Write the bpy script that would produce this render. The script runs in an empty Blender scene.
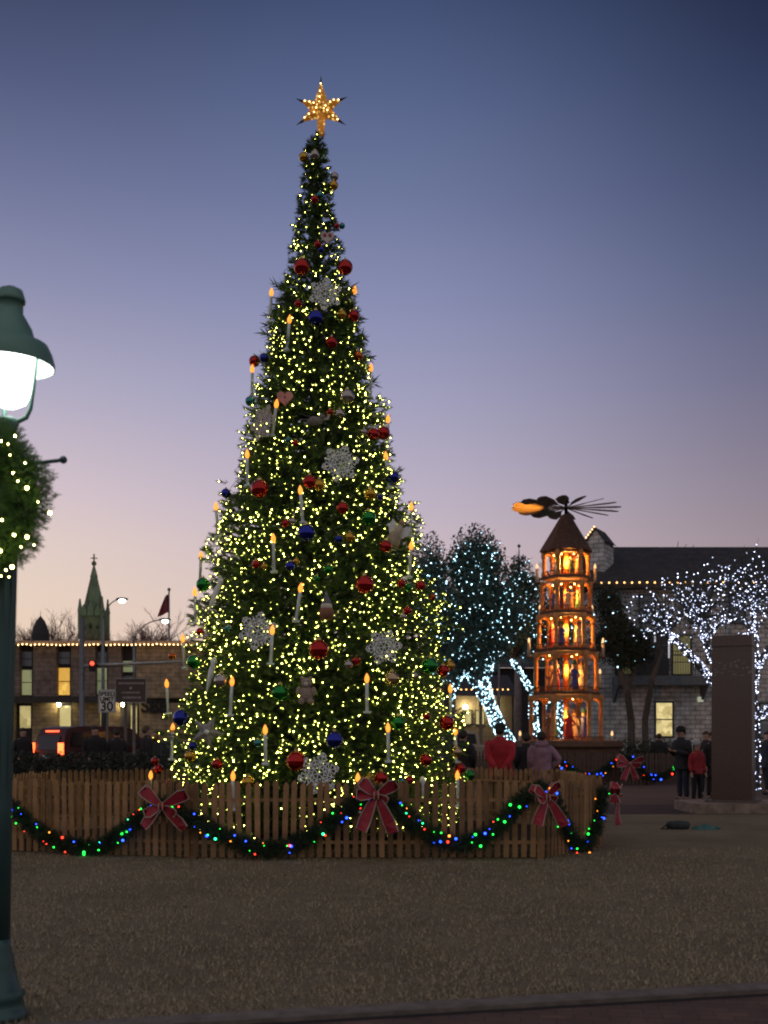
import bpy, math, random
import numpy as np
from mathutils import Vector, Matrix
random.seed(7); rng = np.random.default_rng(7)
R = math.radians
SC = bpy.context.scene; COL = SC.collection
F, HY, CX, H = 1100.0, 736.0, 384.0, 1.6       # focal length in pixels, horizon row, centre column, eye height

# ------------------------------------------------------------------ camera
cam = bpy.data.objects.new('camera', bpy.data.cameras.new('camera')); COL.objects.link(cam)
cam.location = (0, 0, H); cam.rotation_euler = (R(90), 0, 0)
cam.data.sensor_width = 36; cam.data.sensor_fit = 'AUTO'; cam.data.lens = F/1024*36
cam.data.shift_y = (HY-512)/1024
cam.data.clip_start = 0.1; cam.data.clip_end = 3000
cam.data.dof.use_dof = True; cam.data.dof.focus_distance = 15.5; cam.data.dof.aperture_fstop = 2.2
SC.camera = cam
SC.view_settings.view_transform = 'Standard'; SC.view_settings.look = 'None'
SC.view_settings.exposure = 0; SC.view_settings.gamma = 1; SC.view_settings.use_curve_mapping = False
SC.cycles.use_denoising = True; SC.cycles.filter_width = 2.0; SC.cycles.use_light_tree = True
SC.cycles.sample_clamp_indirect = 4; SC.cycles.max_bounces = 6
SC.cycles.caustics_reflective = False; SC.cycles.caustics_refractive = False

def lin(c):
    return tuple(((x/255)/12.92 if x/255 <= .04045 else ((x/255+.055)/1.055)**2.4) for x in c)
# ------------------------------------------------------------------ dusk sky (world)
W = bpy.data.worlds.new('World'); SC.world = W; W.use_nodes = True
nt = W.node_tree; N = nt.nodes; L = nt.links; N.clear()
out = N.new('ShaderNodeOutputWorld'); bg = N.new('ShaderNodeBackground'); bg.inputs[1].default_value = 1.0
tc = N.new('ShaderNodeTexCoord'); sep = N.new('ShaderNodeSeparateXYZ'); L.new(tc.outputs['Generated'], sep.inputs[0])
def ramp(stops):
    r = N.new('ShaderNodeValToRGB'); e = r.color_ramp.elements
    while len(e) > 1: e.remove(e[-1])
    e[0].position = stops[0][0]; e[0].color = lin(stops[0][1])+(1,)
    for p, c in stops[1:]:
        x = e.new(p); x.color = lin(c)+(1,)
    L.new(sep.outputs[2], r.inputs[0]); return r
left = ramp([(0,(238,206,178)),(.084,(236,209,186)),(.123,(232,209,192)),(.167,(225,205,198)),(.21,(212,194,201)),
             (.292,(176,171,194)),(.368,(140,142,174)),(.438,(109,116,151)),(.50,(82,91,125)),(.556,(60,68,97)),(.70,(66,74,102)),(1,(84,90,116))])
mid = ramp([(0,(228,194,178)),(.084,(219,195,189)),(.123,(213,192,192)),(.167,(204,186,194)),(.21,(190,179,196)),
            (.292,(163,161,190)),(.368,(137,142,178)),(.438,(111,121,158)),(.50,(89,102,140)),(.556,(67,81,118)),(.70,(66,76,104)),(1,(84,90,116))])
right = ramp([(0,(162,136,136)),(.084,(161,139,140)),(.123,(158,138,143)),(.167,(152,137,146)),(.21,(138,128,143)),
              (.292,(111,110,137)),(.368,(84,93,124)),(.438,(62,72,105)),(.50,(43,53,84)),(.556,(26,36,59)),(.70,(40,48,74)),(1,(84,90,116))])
az = N.new('ShaderNodeMath'); az.operation = 'DIVIDE'; L.new(sep.outputs[0], az.inputs[0])
ab = N.new('ShaderNodeMath'); ab.operation = 'ABSOLUTE'; L.new(sep.outputs[1], ab.inputs[0])
ad = N.new('ShaderNodeMath'); ad.operation = 'ADD'; ad.inputs[1].default_value = .05; L.new(ab.outputs[0], ad.inputs[0]); L.new(ad.outputs[0], az.inputs[1])
def mapr(a, b):
    m = N.new('ShaderNodeMapRange'); m.inputs[1].default_value = a; m.inputs[2].default_value = b; m.interpolation_type = 'SMOOTHSTEP'
    L.new(az.outputs[0], m.inputs[0]); return m
m1 = mapr(-.36, .02); m2 = mapr(-.02, .40)
x1 = N.new('ShaderNodeMixRGB'); L.new(m1.outputs[0], x1.inputs[0]); L.new(left.outputs[0], x1.inputs[1]); L.new(mid.outputs[0], x1.inputs[2])
x2 = N.new('ShaderNodeMixRGB'); L.new(m2.outputs[0], x2.inputs[0]); L.new(x1.outputs[0], x2.inputs[1]); L.new(right.outputs[0], x2.inputs[2])
# unseen sky behind the viewer, like the zenith, is brightened as added fill light
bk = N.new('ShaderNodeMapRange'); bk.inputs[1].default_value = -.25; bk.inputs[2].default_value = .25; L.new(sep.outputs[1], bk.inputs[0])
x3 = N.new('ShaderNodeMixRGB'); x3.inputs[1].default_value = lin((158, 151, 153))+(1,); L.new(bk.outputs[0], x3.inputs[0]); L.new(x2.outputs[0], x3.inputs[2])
gm = N.new('ShaderNodeMapRange'); gm.inputs[1].default_value = -.01; gm.inputs[2].default_value = .005; L.new(sep.outputs[2], gm.inputs[0])
x4 = N.new('ShaderNodeMixRGB'); x4.inputs[1].default_value = (.02,.018,.016,1); L.new(gm.outputs[0], x4.inputs[0]); L.new(x3.outputs[0], x4.inputs[2])
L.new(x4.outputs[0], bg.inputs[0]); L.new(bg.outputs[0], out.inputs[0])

# ------------------------------------------------------------------ materials
MC = {}
def mat(name, col, rough=.6, metal=0., var=.25, scale=8., bump=0., bscale=None, spec=.5, coat=0.):
    if name in MC: return MC[name]
    m = bpy.data.materials.new(name); m.use_nodes = True; t = m.node_tree; b = t.nodes['Principled BSDF']
    b.inputs['Roughness'].default_value = rough; b.inputs['Metallic'].default_value = metal
    b.inputs['Specular IOR Level'].default_value = spec; b.inputs['Coat Weight'].default_value = coat
    co = t.nodes.new('ShaderNodeTexCoord'); n = t.nodes.new('ShaderNodeTexNoise'); n.inputs['Scale'].default_value = scale
    n.inputs['Detail'].default_value = 6; t.links.new(co.outputs['Object'], n.inputs['Vector'])
    r = t.nodes.new('ShaderNodeValToRGB'); t.links.new(n.outputs[0], r.inputs[0])
    r.color_ramp.elements[0].position = .3; r.color_ramp.elements[1].position = .7
    r.color_ramp.elements[0].color = tuple(c*(1-var) for c in col)+(1,)
    r.color_ramp.elements[1].color = tuple(min(1, c*(1+var)) for c in col)+(1,)
    t.links.new(r.outputs[0], b.inputs['Base Color'])
    if bump:
        n2 = t.nodes.new('ShaderNodeTexNoise'); n2.inputs['Scale'].default_value = bscale or scale*4; n2.inputs['Detail'].default_value = 5
        t.links.new(co.outputs['Object'], n2.inputs['Vector'])
        bp = t.nodes.new('ShaderNodeBump'); bp.inputs['Strength'].default_value = bump; bp.inputs['Distance'].default_value = .02
        t.links.new(n2.outputs[0], bp.inputs['Height']); t.links.new(bp.outputs[0], b.inputs['Normal'])
    MC[name] = m; return m
def emis(name, col, s, samp=True):
    if name in MC: return MC[name]
    m = bpy.data.materials.new(name); m.use_nodes = True; b = m.node_tree.nodes['Principled BSDF']
    b.inputs['Base Color'].default_value = (.3,.3,.3,1); b.inputs['Emission Color'].default_value = col+(1,)
    b.inputs['Emission Strength'].default_value = s
    if not samp: m.cycles.emission_sampling = 'NONE'
    MC[name] = m; return m
def winmat(name, c1, c2, s, scale=1.5):
    m = bpy.data.materials.new(name); m.use_nodes = True; t = m.node_tree; b = t.nodes['Principled BSDF']
    b.inputs['Base Color'].default_value = (.05,.05,.05,1); b.inputs['Roughness'].default_value = .15
    co = t.nodes.new('ShaderNodeTexCoord'); v = t.nodes.new('ShaderNodeTexVoronoi'); v.inputs['Scale'].default_value = scale; v.distance = 'CHEBYCHEV'
    t.links.new(co.outputs['Object'], v.inputs['Vector'])
    r = t.nodes.new('ShaderNodeMixRGB'); r.inputs[1].default_value = c1+(1,); r.inputs[2].default_value = c2+(1,)
    t.links.new(v.outputs['Color'], r.inputs[0])
    t.links.new(r.outputs[0], b.inputs['Emission Color']); b.inputs['Emission Strength'].default_value = s
    m.cycles.emission_sampling = 'NONE'
    MC[name] = m; return m
def brick(name, c1, c2, mortar, bw, bh, ms=.012, rough=.9):
    m = bpy.data.materials.new(name); m.use_nodes = True; t = m.node_tree; b = t.nodes['Principled BSDF']
    b.inputs['Roughness'].default_value = rough
    co = t.nodes.new('ShaderNodeTexCoord'); mp = t.nodes.new('ShaderNodeMapping'); mp.inputs['Rotation'].default_value = (R(90), 0, 0)
    t.links.new(co.outputs['Object'], mp.inputs[0])
    k = t.nodes.new('ShaderNodeTexBrick'); k.inputs['Scale'].default_value = 1; k.inputs['Brick Width'].default_value = bw
    k.inputs['Row Height'].default_value = bh; k.inputs['Mortar Size'].default_value = ms; k.inputs['Mortar Smooth'].default_value = .4
    k.inputs['Color1'].default_value = c1+(1,); k.inputs['Color2'].default_value = c2+(1,); k.inputs['Mortar'].default_value = mortar+(1,)
    t.links.new(mp.outputs[0], k.inputs['Vector'])
    n = t.nodes.new('ShaderNodeTexNoise'); n.inputs['Scale'].default_value = 2.5; n.inputs['Detail'].default_value = 8; t.links.new(co.outputs['Object'], n.inputs['Vector'])
    mr = t.nodes.new('ShaderNodeMapRange'); mr.inputs[1].default_value = .3; mr.inputs[2].default_value = .7; mr.inputs[3].default_value = .6; mr.inputs[4].default_value = 1.3
    t.links.new(n.outputs[0], mr.inputs[0])
    mu = t.nodes.new('ShaderNodeMixRGB'); mu.blend_type = 'MULTIPLY'; mu.inputs[0].default_value = 1
    t.links.new(k.outputs[0], mu.inputs[1]); t.links.new(mr.outputs[0], mu.inputs[2]); t.links.new(mu.outputs[0], b.inputs['Base Color'])
    bp = t.nodes.new('ShaderNodeBump'); bp.inputs['Strength'].default_value = .6; bp.inputs['Distance'].default_value = .03
    t.links.new(mu.outputs[0], bp.inputs['Height']); t.links.new(bp.outputs[0], b.inputs['Normal'])
    MC[name] = m; return m

def ground_mat(name, c1, c2, c3, s1, s2, bump):
    m = bpy.data.materials.new(name); m.use_nodes = True; t = m.node_tree; b = t.nodes['Principled BSDF']; b.inputs['Roughness'].default_value = .95
    b.inputs['Specular IOR Level'].default_value = .15
    co = t.nodes.new('ShaderNodeTexCoord')
    a = t.nodes.new('ShaderNodeTexNoise'); a.inputs['Scale'].default_value = s1; a.inputs['Detail'].default_value = 8; a.inputs['Roughness'].default_value = .7
    c = t.nodes.new('ShaderNodeTexNoise'); c.inputs['Scale'].default_value = s2; c.inputs['Detail'].default_value = 4; c.inputs['Roughness'].default_value = .8
    for x in (a, c): t.links.new(co.outputs['Object'], x.inputs['Vector'])
    r1 = t.nodes.new('ShaderNodeValToRGB'); r1.color_ramp.elements[0].position = .35; r1.color_ramp.elements[1].position = .65
    r1.color_ramp.elements[0].color = c1+(1,); r1.color_ramp.elements[1].color = c2+(1,); t.links.new(a.outputs[0], r1.inputs[0])
    mr = t.nodes.new('ShaderNodeMapRange'); mr.inputs[1].default_value = .45; mr.inputs[2].default_value = .7; t.links.new(c.outputs[0], mr.inputs[0])
    mx = t.nodes.new('ShaderNodeMixRGB'); mx.inputs[2].default_value = c3+(1,); t.links.new(mr.outputs[0], mx.inputs[0]); t.links.new(r1.outputs[0], mx.inputs[1])
    t.links.new(mx.outputs[0], b.inputs['Base Color'])
    bp = t.nodes.new('ShaderNodeBump'); bp.inputs['Strength'].default_value = bump; bp.inputs['Distance'].default_value = .03
    t.links.new(c.outputs[0], bp.inputs['Height']); t.links.new(bp.outputs[0], b.inputs['Normal'])
    MC[name] = m; return m

# ------------------------------------------------------------------ mesh helpers
def Wp(px, py, Y): return Vector(((px-CX)*Y/F, Y, H+(HY-py)*Y/F))
def Xp(px, Y): return (px-CX)*Y/F
def Zp(py, Y): return H+(HY-py)*Y/F
class MB:
    def __init__(s): s.v = []; s.f = []
    def add(s, v, f):
        o = len(s.v); s.v += [tuple(x) for x in v]; s.f += [tuple(i+o for i in q) for q in f]; return s
    def box(s, x0, x1, y0, y1, z0, z1, M=None, b=0.):
        v = [Vector(p) for p in ((x0,y0,z0),(x1,y0,z0),(x1,y1,z0),(x0,y1,z0),(x0,y0,z1),(x1,y0,z1),(x1,y1,z1),(x0,y1,z1))]
        if M: v = [M @ p for p in v]
        return s.add(v, [(0,3,2,1),(4,5,6,7),(0,1,5,4),(1,2,6,5),(2,3,7,6),(3,0,4,7)])
    def tube(s, pts, rad, n=6, cap=True):
        pts = [Vector(p) for p in pts]; m = len(pts)
        if not hasattr(rad, '__len__'): rad = [rad]*m
        vs = []; prev = None
        for i, p in enumerate(pts):
            d = (pts[min(i+1, m-1)]-pts[max(i-1, 0)])
            d = d.normalized() if d.length > 1e-9 else Vector((0,0,1))
            if prev is None: u = d.orthogonal().normalized()
            else:
                u = prev-d*prev.dot(d); u = u.normalized() if u.length > 1e-6 else d.orthogonal().normalized()
            prev = u; w = d.cross(u)
            for k in range(n):
                a = 2*math.pi*k/n; vs.append(p+(u*math.cos(a)+w*math.sin(a))*rad[i])
        fs = [(i*n+k, i*n+(k+1)%n, (i+1)*n+(k+1)%n, (i+1)*n+k) for i in range(m-1) for k in range(n)]
        if cap: fs += [tuple(range(n-1, -1, -1)), tuple(range((m-1)*n, m*n))]
        return s.add(vs, fs)
    def lathe(s, prof, n=24, c=(0,0,0), M=None, caps=True):
        vs = [Vector((c[0]+r*math.cos(2*math.pi*k/n), c[1]+r*math.sin(2*math.pi*k/n), c[2]+z)) for r, z in prof for k in range(n)]
        if M: vs = [M @ p for p in vs]
        m = len(prof); fs = [(i*n+k, i*n+(k+1)%n, (i+1)*n+(k+1)%n, (i+1)*n+k) for i in range(m-1) for k in range(n)]
        if caps: fs += [tuple(range(n-1, -1, -1)), tuple(range((m-1)*n, m*n))]
        return s.add(vs, fs)
    def ball(s, c, r, n=12, sc=(1,1,1)):
        prof = [(max(1e-4, math.sin(math.pi*i/n))*r, -math.cos(math.pi*i/n)*r) for i in range(n+1)]
        nn = max(8, n*2)
        vs = [(c[0]+p*math.cos(2*math.pi*k/nn)*sc[0], c[1]+p*math.sin(2*math.pi*k/nn)*sc[1], c[2]+z*sc[2]) for p, z in prof for k in range(nn)]
        fs = [(i*nn+k, i*nn+(k+1)%nn, (i+1)*nn+(k+1)%nn, (i+1)*nn+k) for i in range(n) for k in range(nn)]
        return s.add(vs, fs)
    def poly(s, pts, thick, M=None):      # outline in (x,z), extruded along y by thick
        n = len(pts); v = [Vector((x, -thick/2, z)) for x, z in pts]+[Vector((x, thick/2, z)) for x, z in pts]
        if M: v = [M @ p for p in v]
        return s.add(v, [tuple(range(n)), tuple(range(2*n-1, n-1, -1))]+[(i, (i+1) % n+0, (i+1) % n+n, i+n)[::-1] for i in range(n)])
    def ribbon(s, pts, wid, wd, th=.006):
        vs = []; m = len(pts)
        for i, p in enumerate(pts):
            p = Vector(p); d = Vector(pts[min(i+1, m-1)])-Vector(pts[max(i-1, 0)]); w = Vector(wd[i] if isinstance(wd, list) else wd).normalized()
            nn = d.cross(w); nn = nn.normalized()*th/2 if nn.length > 1e-9 else Vector((0, th/2, 0)); w = w*wid[i]/2
            vs += [p-w-nn, p+w-nn, p+w+nn, p-w+nn]
        fs = [(i*4+k, i*4+(k+1)%4, i*4+4+(k+1)%4, i*4+4+k) for i in range(m-1) for k in range(4)]+[(3,2,1,0), (m*4-4, m*4-3, m*4-2, m*4-1)]
        return s.add(vs, fs)
def props(o, label=None, cat=None, group=None, kind=None):
    if label: o['label'] = label
    if cat: o['category'] = cat
    if group: o['group'] = group
    if kind: o['kind'] = kind
    return o
def link(o, parent=None, world=False):
    COL.objects.link(o)
    if parent is not None:
        o.parent = parent
        if world: o.matrix_parent_inverse = Matrix.Translation(-Vector(parent.location))
    return o
def mk(name, v, f, m, parent=None, smooth=False, world=False, recentre=True):
    me = bpy.data.meshes.new(name)
    if isinstance(v, np.ndarray):
        off = Vector((0,0,0))
        if parent is None and recentre:
            off = Vector((float(v[:,0].mean()), float(v[:,1].mean()), float(v[:,2].min()))); v = v-np.array(off)
        nf, k = f.shape; me.vertices.add(len(v)); me.vertices.foreach_set('co', v.astype(np.float32).ravel())
        me.loops.add(nf*k); me.loops.foreach_set('vertex_index', f.astype(np.int32).ravel())
        me.polygons.add(nf); me.polygons.foreach_set('loop_start', np.arange(0, nf*k, k, dtype=np.int32))
        me.polygons.foreach_set('loop_total', np.full(nf, k, dtype=np.int32)); me.update(calc_edges=True)
    else:
        off = Vector((0,0,0))
        if parent is None and recentre and v:
            a = np.array(v); off = Vector((float((a[:,0].min()+a[:,0].max())/2), float((a[:,1].min()+a[:,1].max())/2), float(a[:,2].min())))
            v = [tuple(p) for p in (a-np.array(off))]
        me.from_pydata(v, [], f); me.update()
    if m is not None: me.materials.append(m)
    if smooth: me.polygons.foreach_set('use_smooth', [True]*len(me.polygons))
    o = bpy.data.objects.new(name, me); o.location = off
    return link(o, parent, world)
def B(name, mb, m, parent=None, smooth=False, world=False): return mk(name, mb.v, mb.f, m, parent, smooth, world)
def E(name, loc, label, cat, group=None, rz=0.):
    o = bpy.data.objects.new(name, None); COL.objects.link(o); o.location = loc; o.rotation_euler = (0,0,rz); o.empty_display_size = .1
    return props(o, label, cat, group)
def struct(name, mb, m): return props(mk(name, mb.v, mb.f, m), kind='structure')
def copy_tree(o, parent=None):
    c = o.copy(); COL.objects.link(c); c.parent = parent
    for ch in list(o.children): copy_tree(ch, c)
    return c
# small bulb templates
OCT_V = np.array([(1,0,0),(-1,0,0),(0,1,0),(0,-1,0),(0,0,1),(0,0,-1)], float)
OCT_F = np.array([(0,2,4),(2,1,4),(1,3,4),(3,0,4),(2,0,5),(1,2,5),(3,1,5),(0,3,5)])
t_ = (1+5**.5)/2
ICO_V = np.array([(-1,t_,0),(1,t_,0),(-1,-t_,0),(1,-t_,0),(0,-1,t_),(0,1,t_),(0,-1,-t_),(0,1,-t_),(t_,0,-1),(t_,0,1),(-t_,0,-1),(-t_,0,1)])/math.sqrt(1+t_*t_)
ICO_F = np.array([(0,11,5),(0,5,1),(0,1,7),(0,7,10),(0,10,11),(1,5,9),(5,11,4),(11,10,2),(10,7,6),(7,1,8),(3,9,4),(3,4,2),(3,2,6),(3,6,8),(3,8,9),(4,9,5),(2,4,11),(6,2,10),(8,6,7),(9,8,1)])
def inst(P, r, oct_=False, sc=(1,1,1)):
    V, Fc = (OCT_V, OCT_F) if oct_ else (ICO_V, ICO_F)
    P = np.asarray(P, float); r = np.broadcast_to(np.asarray(r, float), (len(P),))
    v = (P[:,None,:]+V[None]*np.array(sc)*r[:,None,None]).reshape(-1, 3)
    f = (np.arange(len(P))[:,None,None]*len(V)+Fc[None]).reshape(-1, 3); return v, f
def string_lights(name, label, cat, P, r, m, group=None, oct_=False, wire=None, cap=100, spread=.0, order=None):
    """a light string: wire + up to `cap` single bulbs nearest the viewer, the rest one mesh"""
    P = np.asarray(P, float)
    base = Vector((float(P[:,0].mean()), float(P[:,1].mean()), float(P[:,2].min())))
    root = E(name, base, label, cat, group)
    d = np.linalg.norm(P-np.array([0,0,H]), axis=1) if order is None else order
    idx = np.argsort(d); near = idx[:cap]; rest = idx[cap:]
    ms = m if isinstance(m, list) else [m]
    meshes = []
    for q in ms:
        v, f = inst([(0,0,0)], r, oct_); o = mk('bulb', v, f, q, root); meshes.append(o.data); bpy.data.objects.remove(o)
    for j, i in enumerate(near):
        o = bpy.data.objects.new('bulb', meshes[int(rng.integers(len(ms)))]); link(o, root); o.location = Vector(P[i])-base
    if len(rest):
        if len(ms) == 1:
            v, f = inst(P[rest], r*(1+spread*(rng.random(len(rest))-.5)), oct_)
            props(mk('bulbs', v-np.array(base), f, m, root), kind='stuff')
        else:
            v, f = inst(P[rest], r, oct_); o = props(mk('bulbs', v-np.array(base), f, None, root), kind='stuff')
            for q in ms: o.data.materials.append(q)
            nf = (8 if oct_ else 20); mi = np.repeat(rng.integers(0, len(ms), len(rest)), nf); o.data.polygons.foreach_set('material_index', mi.astype(np.int32))
    if wire is not None: B('wire', wire, mat('cable_green', (.012,.03,.015), .6), root, world=True)
    return root
def thin(P, dmin):
    cell = {}; keep = []
    for i, p in enumerate(P):
        k = tuple(int(math.floor(c/dmin)) for c in p); ok = True
        for a in (-1,0,1):
            for b in (-1,0,1):
                for c in (-1,0,1):
                    for j in cell.get((k[0]+a,k[1]+b,k[2]+c), ()):
                        if sum((P[j][q]-p[q])**2 for q in range(3)) < dmin*dmin: ok = False; break
                    if not ok: break
                if not ok: break
            if not ok: break
        if ok: cell.setdefault(k, []).append(i); keep.append(i)
    return keep
def needles(P, D, length, K, nl, nw, spread=.9):
    """K needle blades along N twigs starting at P in direction D"""
    P = np.asarray(P, float); D = np.asarray(D, float); D = D/np.linalg.norm(D, axis=1, keepdims=True)
    n = len(P); a = np.cross(D, rng.normal(size=(n,3))); a /= np.linalg.norm(a, axis=1, keepdims=True); b = np.cross(D, a)
    length = np.broadcast_to(np.asarray(length, float), (n,))
    t = (np.arange(K)[None]/K+rng.random((n,K))*.1); ph = np.arange(K)[None]*2.4+rng.random((n,K))*1.2
    base = P[:,None]+D[:,None]*(t*length[:,None])[...,None]
    perp = a[:,None]*np.cos(ph)[...,None]+b[:,None]*np.sin(ph)[...,None]
    s = spread*(1-.6*t)[...,None]
    nd = D[:,None]*.75+perp*s; nd /= np.linalg.norm(nd, axis=2, keepdims=True)
    wv = np.cross(nd, perp+rng.normal(size=perp.shape)*.6); wv /= np.linalg.norm(wv, axis=2, keepdims=True)
    l = nl*(.7+.6*rng.random((n,K)))[...,None]
    v = np.stack([base-wv*nw/2, base+wv*nw/2, base+nd*l], 2).reshape(-1, 3)
    return v, np.arange(len(v)).reshape(-1, 3)
def leaves(P, size):
    P = np.asarray(P, float); n = len(P); a = rng.normal(size=(n,3)); a /= np.linalg.norm(a, axis=1, keepdims=True)
    b = np.cross(a, rng.normal(size=(n,3))); b /= np.linalg.norm(b, axis=1, keepdims=True)
    s = (size*(.6+.8*rng.random(n)))[:,None]
    v = np.stack([P-a*s*.5, P+b*s*.28, P+a*s*.5, P-b*s*.28], 1).reshape(-1, 3); return v, np.arange(len(v)).reshape(-1, 4)
def fcurve(txt, size, name='lettering', m=None, parent=None, ext=.01, loc=(0,0,0), rot=(R(90),0,0), align='CENTER', off=0.0):
    c = bpy.data.curves.new(name, 'FONT'); c.body = txt; c.size = size; c.extrude = ext; c.align_x = align; c.align_y = 'CENTER'; c.offset = off
    o = bpy.data.objects.new(name, c); COL.objects.link(o); me = bpy.data.meshes.new_from_object(o.evaluated_get(bpy.context.evaluated_depsgraph_get())); bpy.data.objects.remove(o)
    me.materials.clear(); me.materials.append(m); q = bpy.data.objects.new(name, me); link(q, parent); q.location = loc; q.rotation_euler = rot; return q
def bez(p0, p1, p2, n=8):
    p0, p1, p2 = map(Vector, (p0, p1, p2)); return [(p0*(1-t)**2+p1*2*t*(1-t)+p2*t*t) for t in [i/n for i in range(n+1)]]

# shared materials
bark = mat('bark', (.07,.066,.062), .95, var=.4, scale=14, bump=.6)
darkmetal = mat('dark_green_metal', (.045,.10,.10), .38, .3, var=.15, scale=5)
greymetal = mat('grey_metal', (.17,.18,.19), .45, .6, var=.15)

blackm = mat('black_metal', (.012,.012,.014), .5, .3)
woodf = mat('fence_wood', (.33,.185,.085), .8, var=.35, scale=5, bump=.4, bscale=40)
t = woodf.node_tree; b_ = t.nodes['Principled BSDF']; src = b_.inputs['Base Color'].links[0].from_socket
oi = t.nodes.new('ShaderNodeObjectInfo'); mr_ = t.nodes.new('ShaderNodeMapRange'); mr_.inputs[3].default_value = .5; mr_.inputs[4].default_value = 1.25; t.links.new(oi.outputs['Random'], mr_.inputs[0])
mu_ = t.nodes.new('ShaderNodeMixRGB'); mu_.blend_type = 'MULTIPLY'; mu_.inputs[0].default_value = 1; t.links.new(src, mu_.inputs[1]); t.links.new(mr_.outputs[0], mu_.inputs[2]); t.links.new(mu_.outputs[0], b_.inputs['Base Color'])
M_LED = [emis('led_cool_white', (.50,.82,1.0), 9), emis('led_cool_dim', (.40,.78,.95), 3.2)]
M_LEDV = [emis('led_violet_white', (.68,.74,1.0), 7), emis('led_violet_dim', (.60,.68,1.0), 2.6)]
M_WARM = [emis('bulb_warm_bright', (1.0,.88,.17), 48), emis('bulb_warm', (.96,.89,.18), 20), emis('bulb_warm_dim', (.88,.90,.18), 7)]
M_AMB = emis('bulb_amber', (1.0,.50,.14), 4.5)
cols = [emis('bulb_red', (1,.03,.01), 5), emis('bulb_green', (.01,1,.07), 4), emis('bulb_blue', (.012,.06,1), 7), emis('bulb_orange', (1,.28,.02), 4), emis('bulb_teal', (.02,.9,.32), 4.5)]

# ================================================================== GROUND
g = MB(); g.add([(-900,-60,0),(900,-60,0),(900,1500,0),(-900,1500,0)], [(0,1,2,3)])
struct('ground', g, ground_mat('earth', (.085,.062,.045), (.13,.10,.072), (.05,.04,.03), .15, 3, .3))
g = MB(); g.add([(-30,6.9,.004),(30,7.05,.004),(30,22.4,.004),(-30,22.4,.004)], [(0,1,2,3)])
lawn_m = ground_mat('dormant_lawn', (.225,.183,.12), (.33,.275,.18), (.095,.076,.05), .5, 38, 1.0)
g = MB(); c0, c1 = (-1.25, 6.0), (3.2, 6.9)       # kerb line through (180,1024) and (768,990)
def kl(x, o=0.): return 6.11+(x+1.13)*.231+o
kx = [-8,-4,-1,0,1,2,3.5,6,12]
g = MB(); g.add([(x, kl(x,.06), .004) for x in kx]+[(x, 22.4, .004) for x in kx], [(i,i+1,i+10,i+9) for i in range(len(kx)-1)])
g.add([(-30,kl(-8,.06),.004),(-8,kl(-8,.06),.004),(-8,22.4,.004),(-30,22.4,.004)], [(0,1,2,3)])
struct('lawn', g, lawn_m)
g = MB()
for i in range(len(kx)-1):
    a, b = kx[i], kx[i+1]
    g.add([(a,kl(a,-.10),-.1),(b,kl(b,-.10),-.1),(b,kl(b,.09),-.1),(a,kl(a,.09),-.1),(a,kl(a,-.10),.03),(b,kl(b,-.10),.03),(b,kl(b,.09),.03),(a,kl(a,.09),.03)],
          [(4,5,6,7),(0,1,5,4),(2,3,7,6)])
struct('kerb', g, mat('kerb_concrete', (.15,.125,.108), .9, var=.3, scale=9, bump=.5))
g = MB()
g.add([(x, kl(x,-.11), .006) for x in kx]+[(x, kl(x,-.16), .006) for x in kx], [(i+9,i+10,i+1,i) for i in range(len(kx)-1)])
struct('gutter', g, mat('gutter_dark', (.02,.017,.015), .95))
g = MB(); g.add([(x, kl(x,-.10), .003) for x in kx]+[(x, -5, .003) for x in kx], [(i+9,i+10,i+1,i) for i in range(len(kx)-1)])
bm_ = brick('paver_brick', (.13,.07,.05), (.10,.055,.045), (.05,.04,.035), .2, .1, .006)
bm_.node_tree.nodes['Mapping'].inputs['Rotation'].default_value = (0,0,R(8))
struct('path', g, bm_)
g = MB(); g.add([(-30,22.4,.004),(60,22.4,.004),(60,25.6,.004),(-30,25.6,.004)], [(0,1,2,3)])
struct('plaza_path', g, ground_mat('plaza_dark', (.06,.045,.05), (.085,.065,.065), (.045,.036,.04), .6, 9, .3))
g = MB(); g.add([(-30,25.6,.004),(60,25.6,.004),(60,45.4,.004),(-30,45.4,.004)], [(0,1,2,3)])
struct('plaza', g, ground_mat('plaza_gravel', (.12,.085,.07), (.15,.11,.09), (.08,.06,.05), .4, 12, .4))
g = MB(); g.add([(-90,33,.008),(2.4,33,.008),(2.4,60,.008),(-90,60,.008)], [(0,1,2,3)])
struct('road', g, ground_mat('asphalt', (.04,.04,.042), (.055,.055,.056), (.03,.03,.03), .3, 30, .3))
g = MB()
for x in range(-40, 3, 4): g.box(x, x+1.8, 45.9, 46.05, .010, .013)
struct('road_marking', g, mat('road_paint', (.7,.6,.25), .7))
# dormant grass blades close to the viewer
n = 90000; yy = 5.6+(rng.random(n)**1.6)*10; xx = (rng.random(n)-.5)*2*(yy*.37+.4)
keep = yy > 6.11+(xx+1.13)*.231+.10; yy = yy[keep]; xx = xx[keep]; n = len(xx)
cl = (np.sin(xx*7+np.sin(yy*5)*2)*np.cos(yy*6+xx*3)+rng.normal(size=n)*.6) > -.35; xx = xx[cl]; yy = yy[cl]; n = len(xx)
P = np.stack([xx, yy, np.full(n,.002)], 1); a = rng.random(n)*6.283; hgt = .016+.034*rng.random(n)
d = np.stack([np.cos(a), np.sin(a), np.zeros(n)], 1)
tip = P+np.stack([rng.normal(size=n)*.022, rng.normal(size=n)*.022, hgt], 1)
v = np.stack([P-d*.004, P+d*.004, tip], 1).reshape(-1,3)
props(mk('grass', v, np.arange(len(v)).reshape(-1,3), mat('straw_grass', (.38,.315,.215), .9, var=.75, scale=45)), 'short dormant straw brown grass on the lawn in front of the fence', 'grass', kind='stuff')

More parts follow.
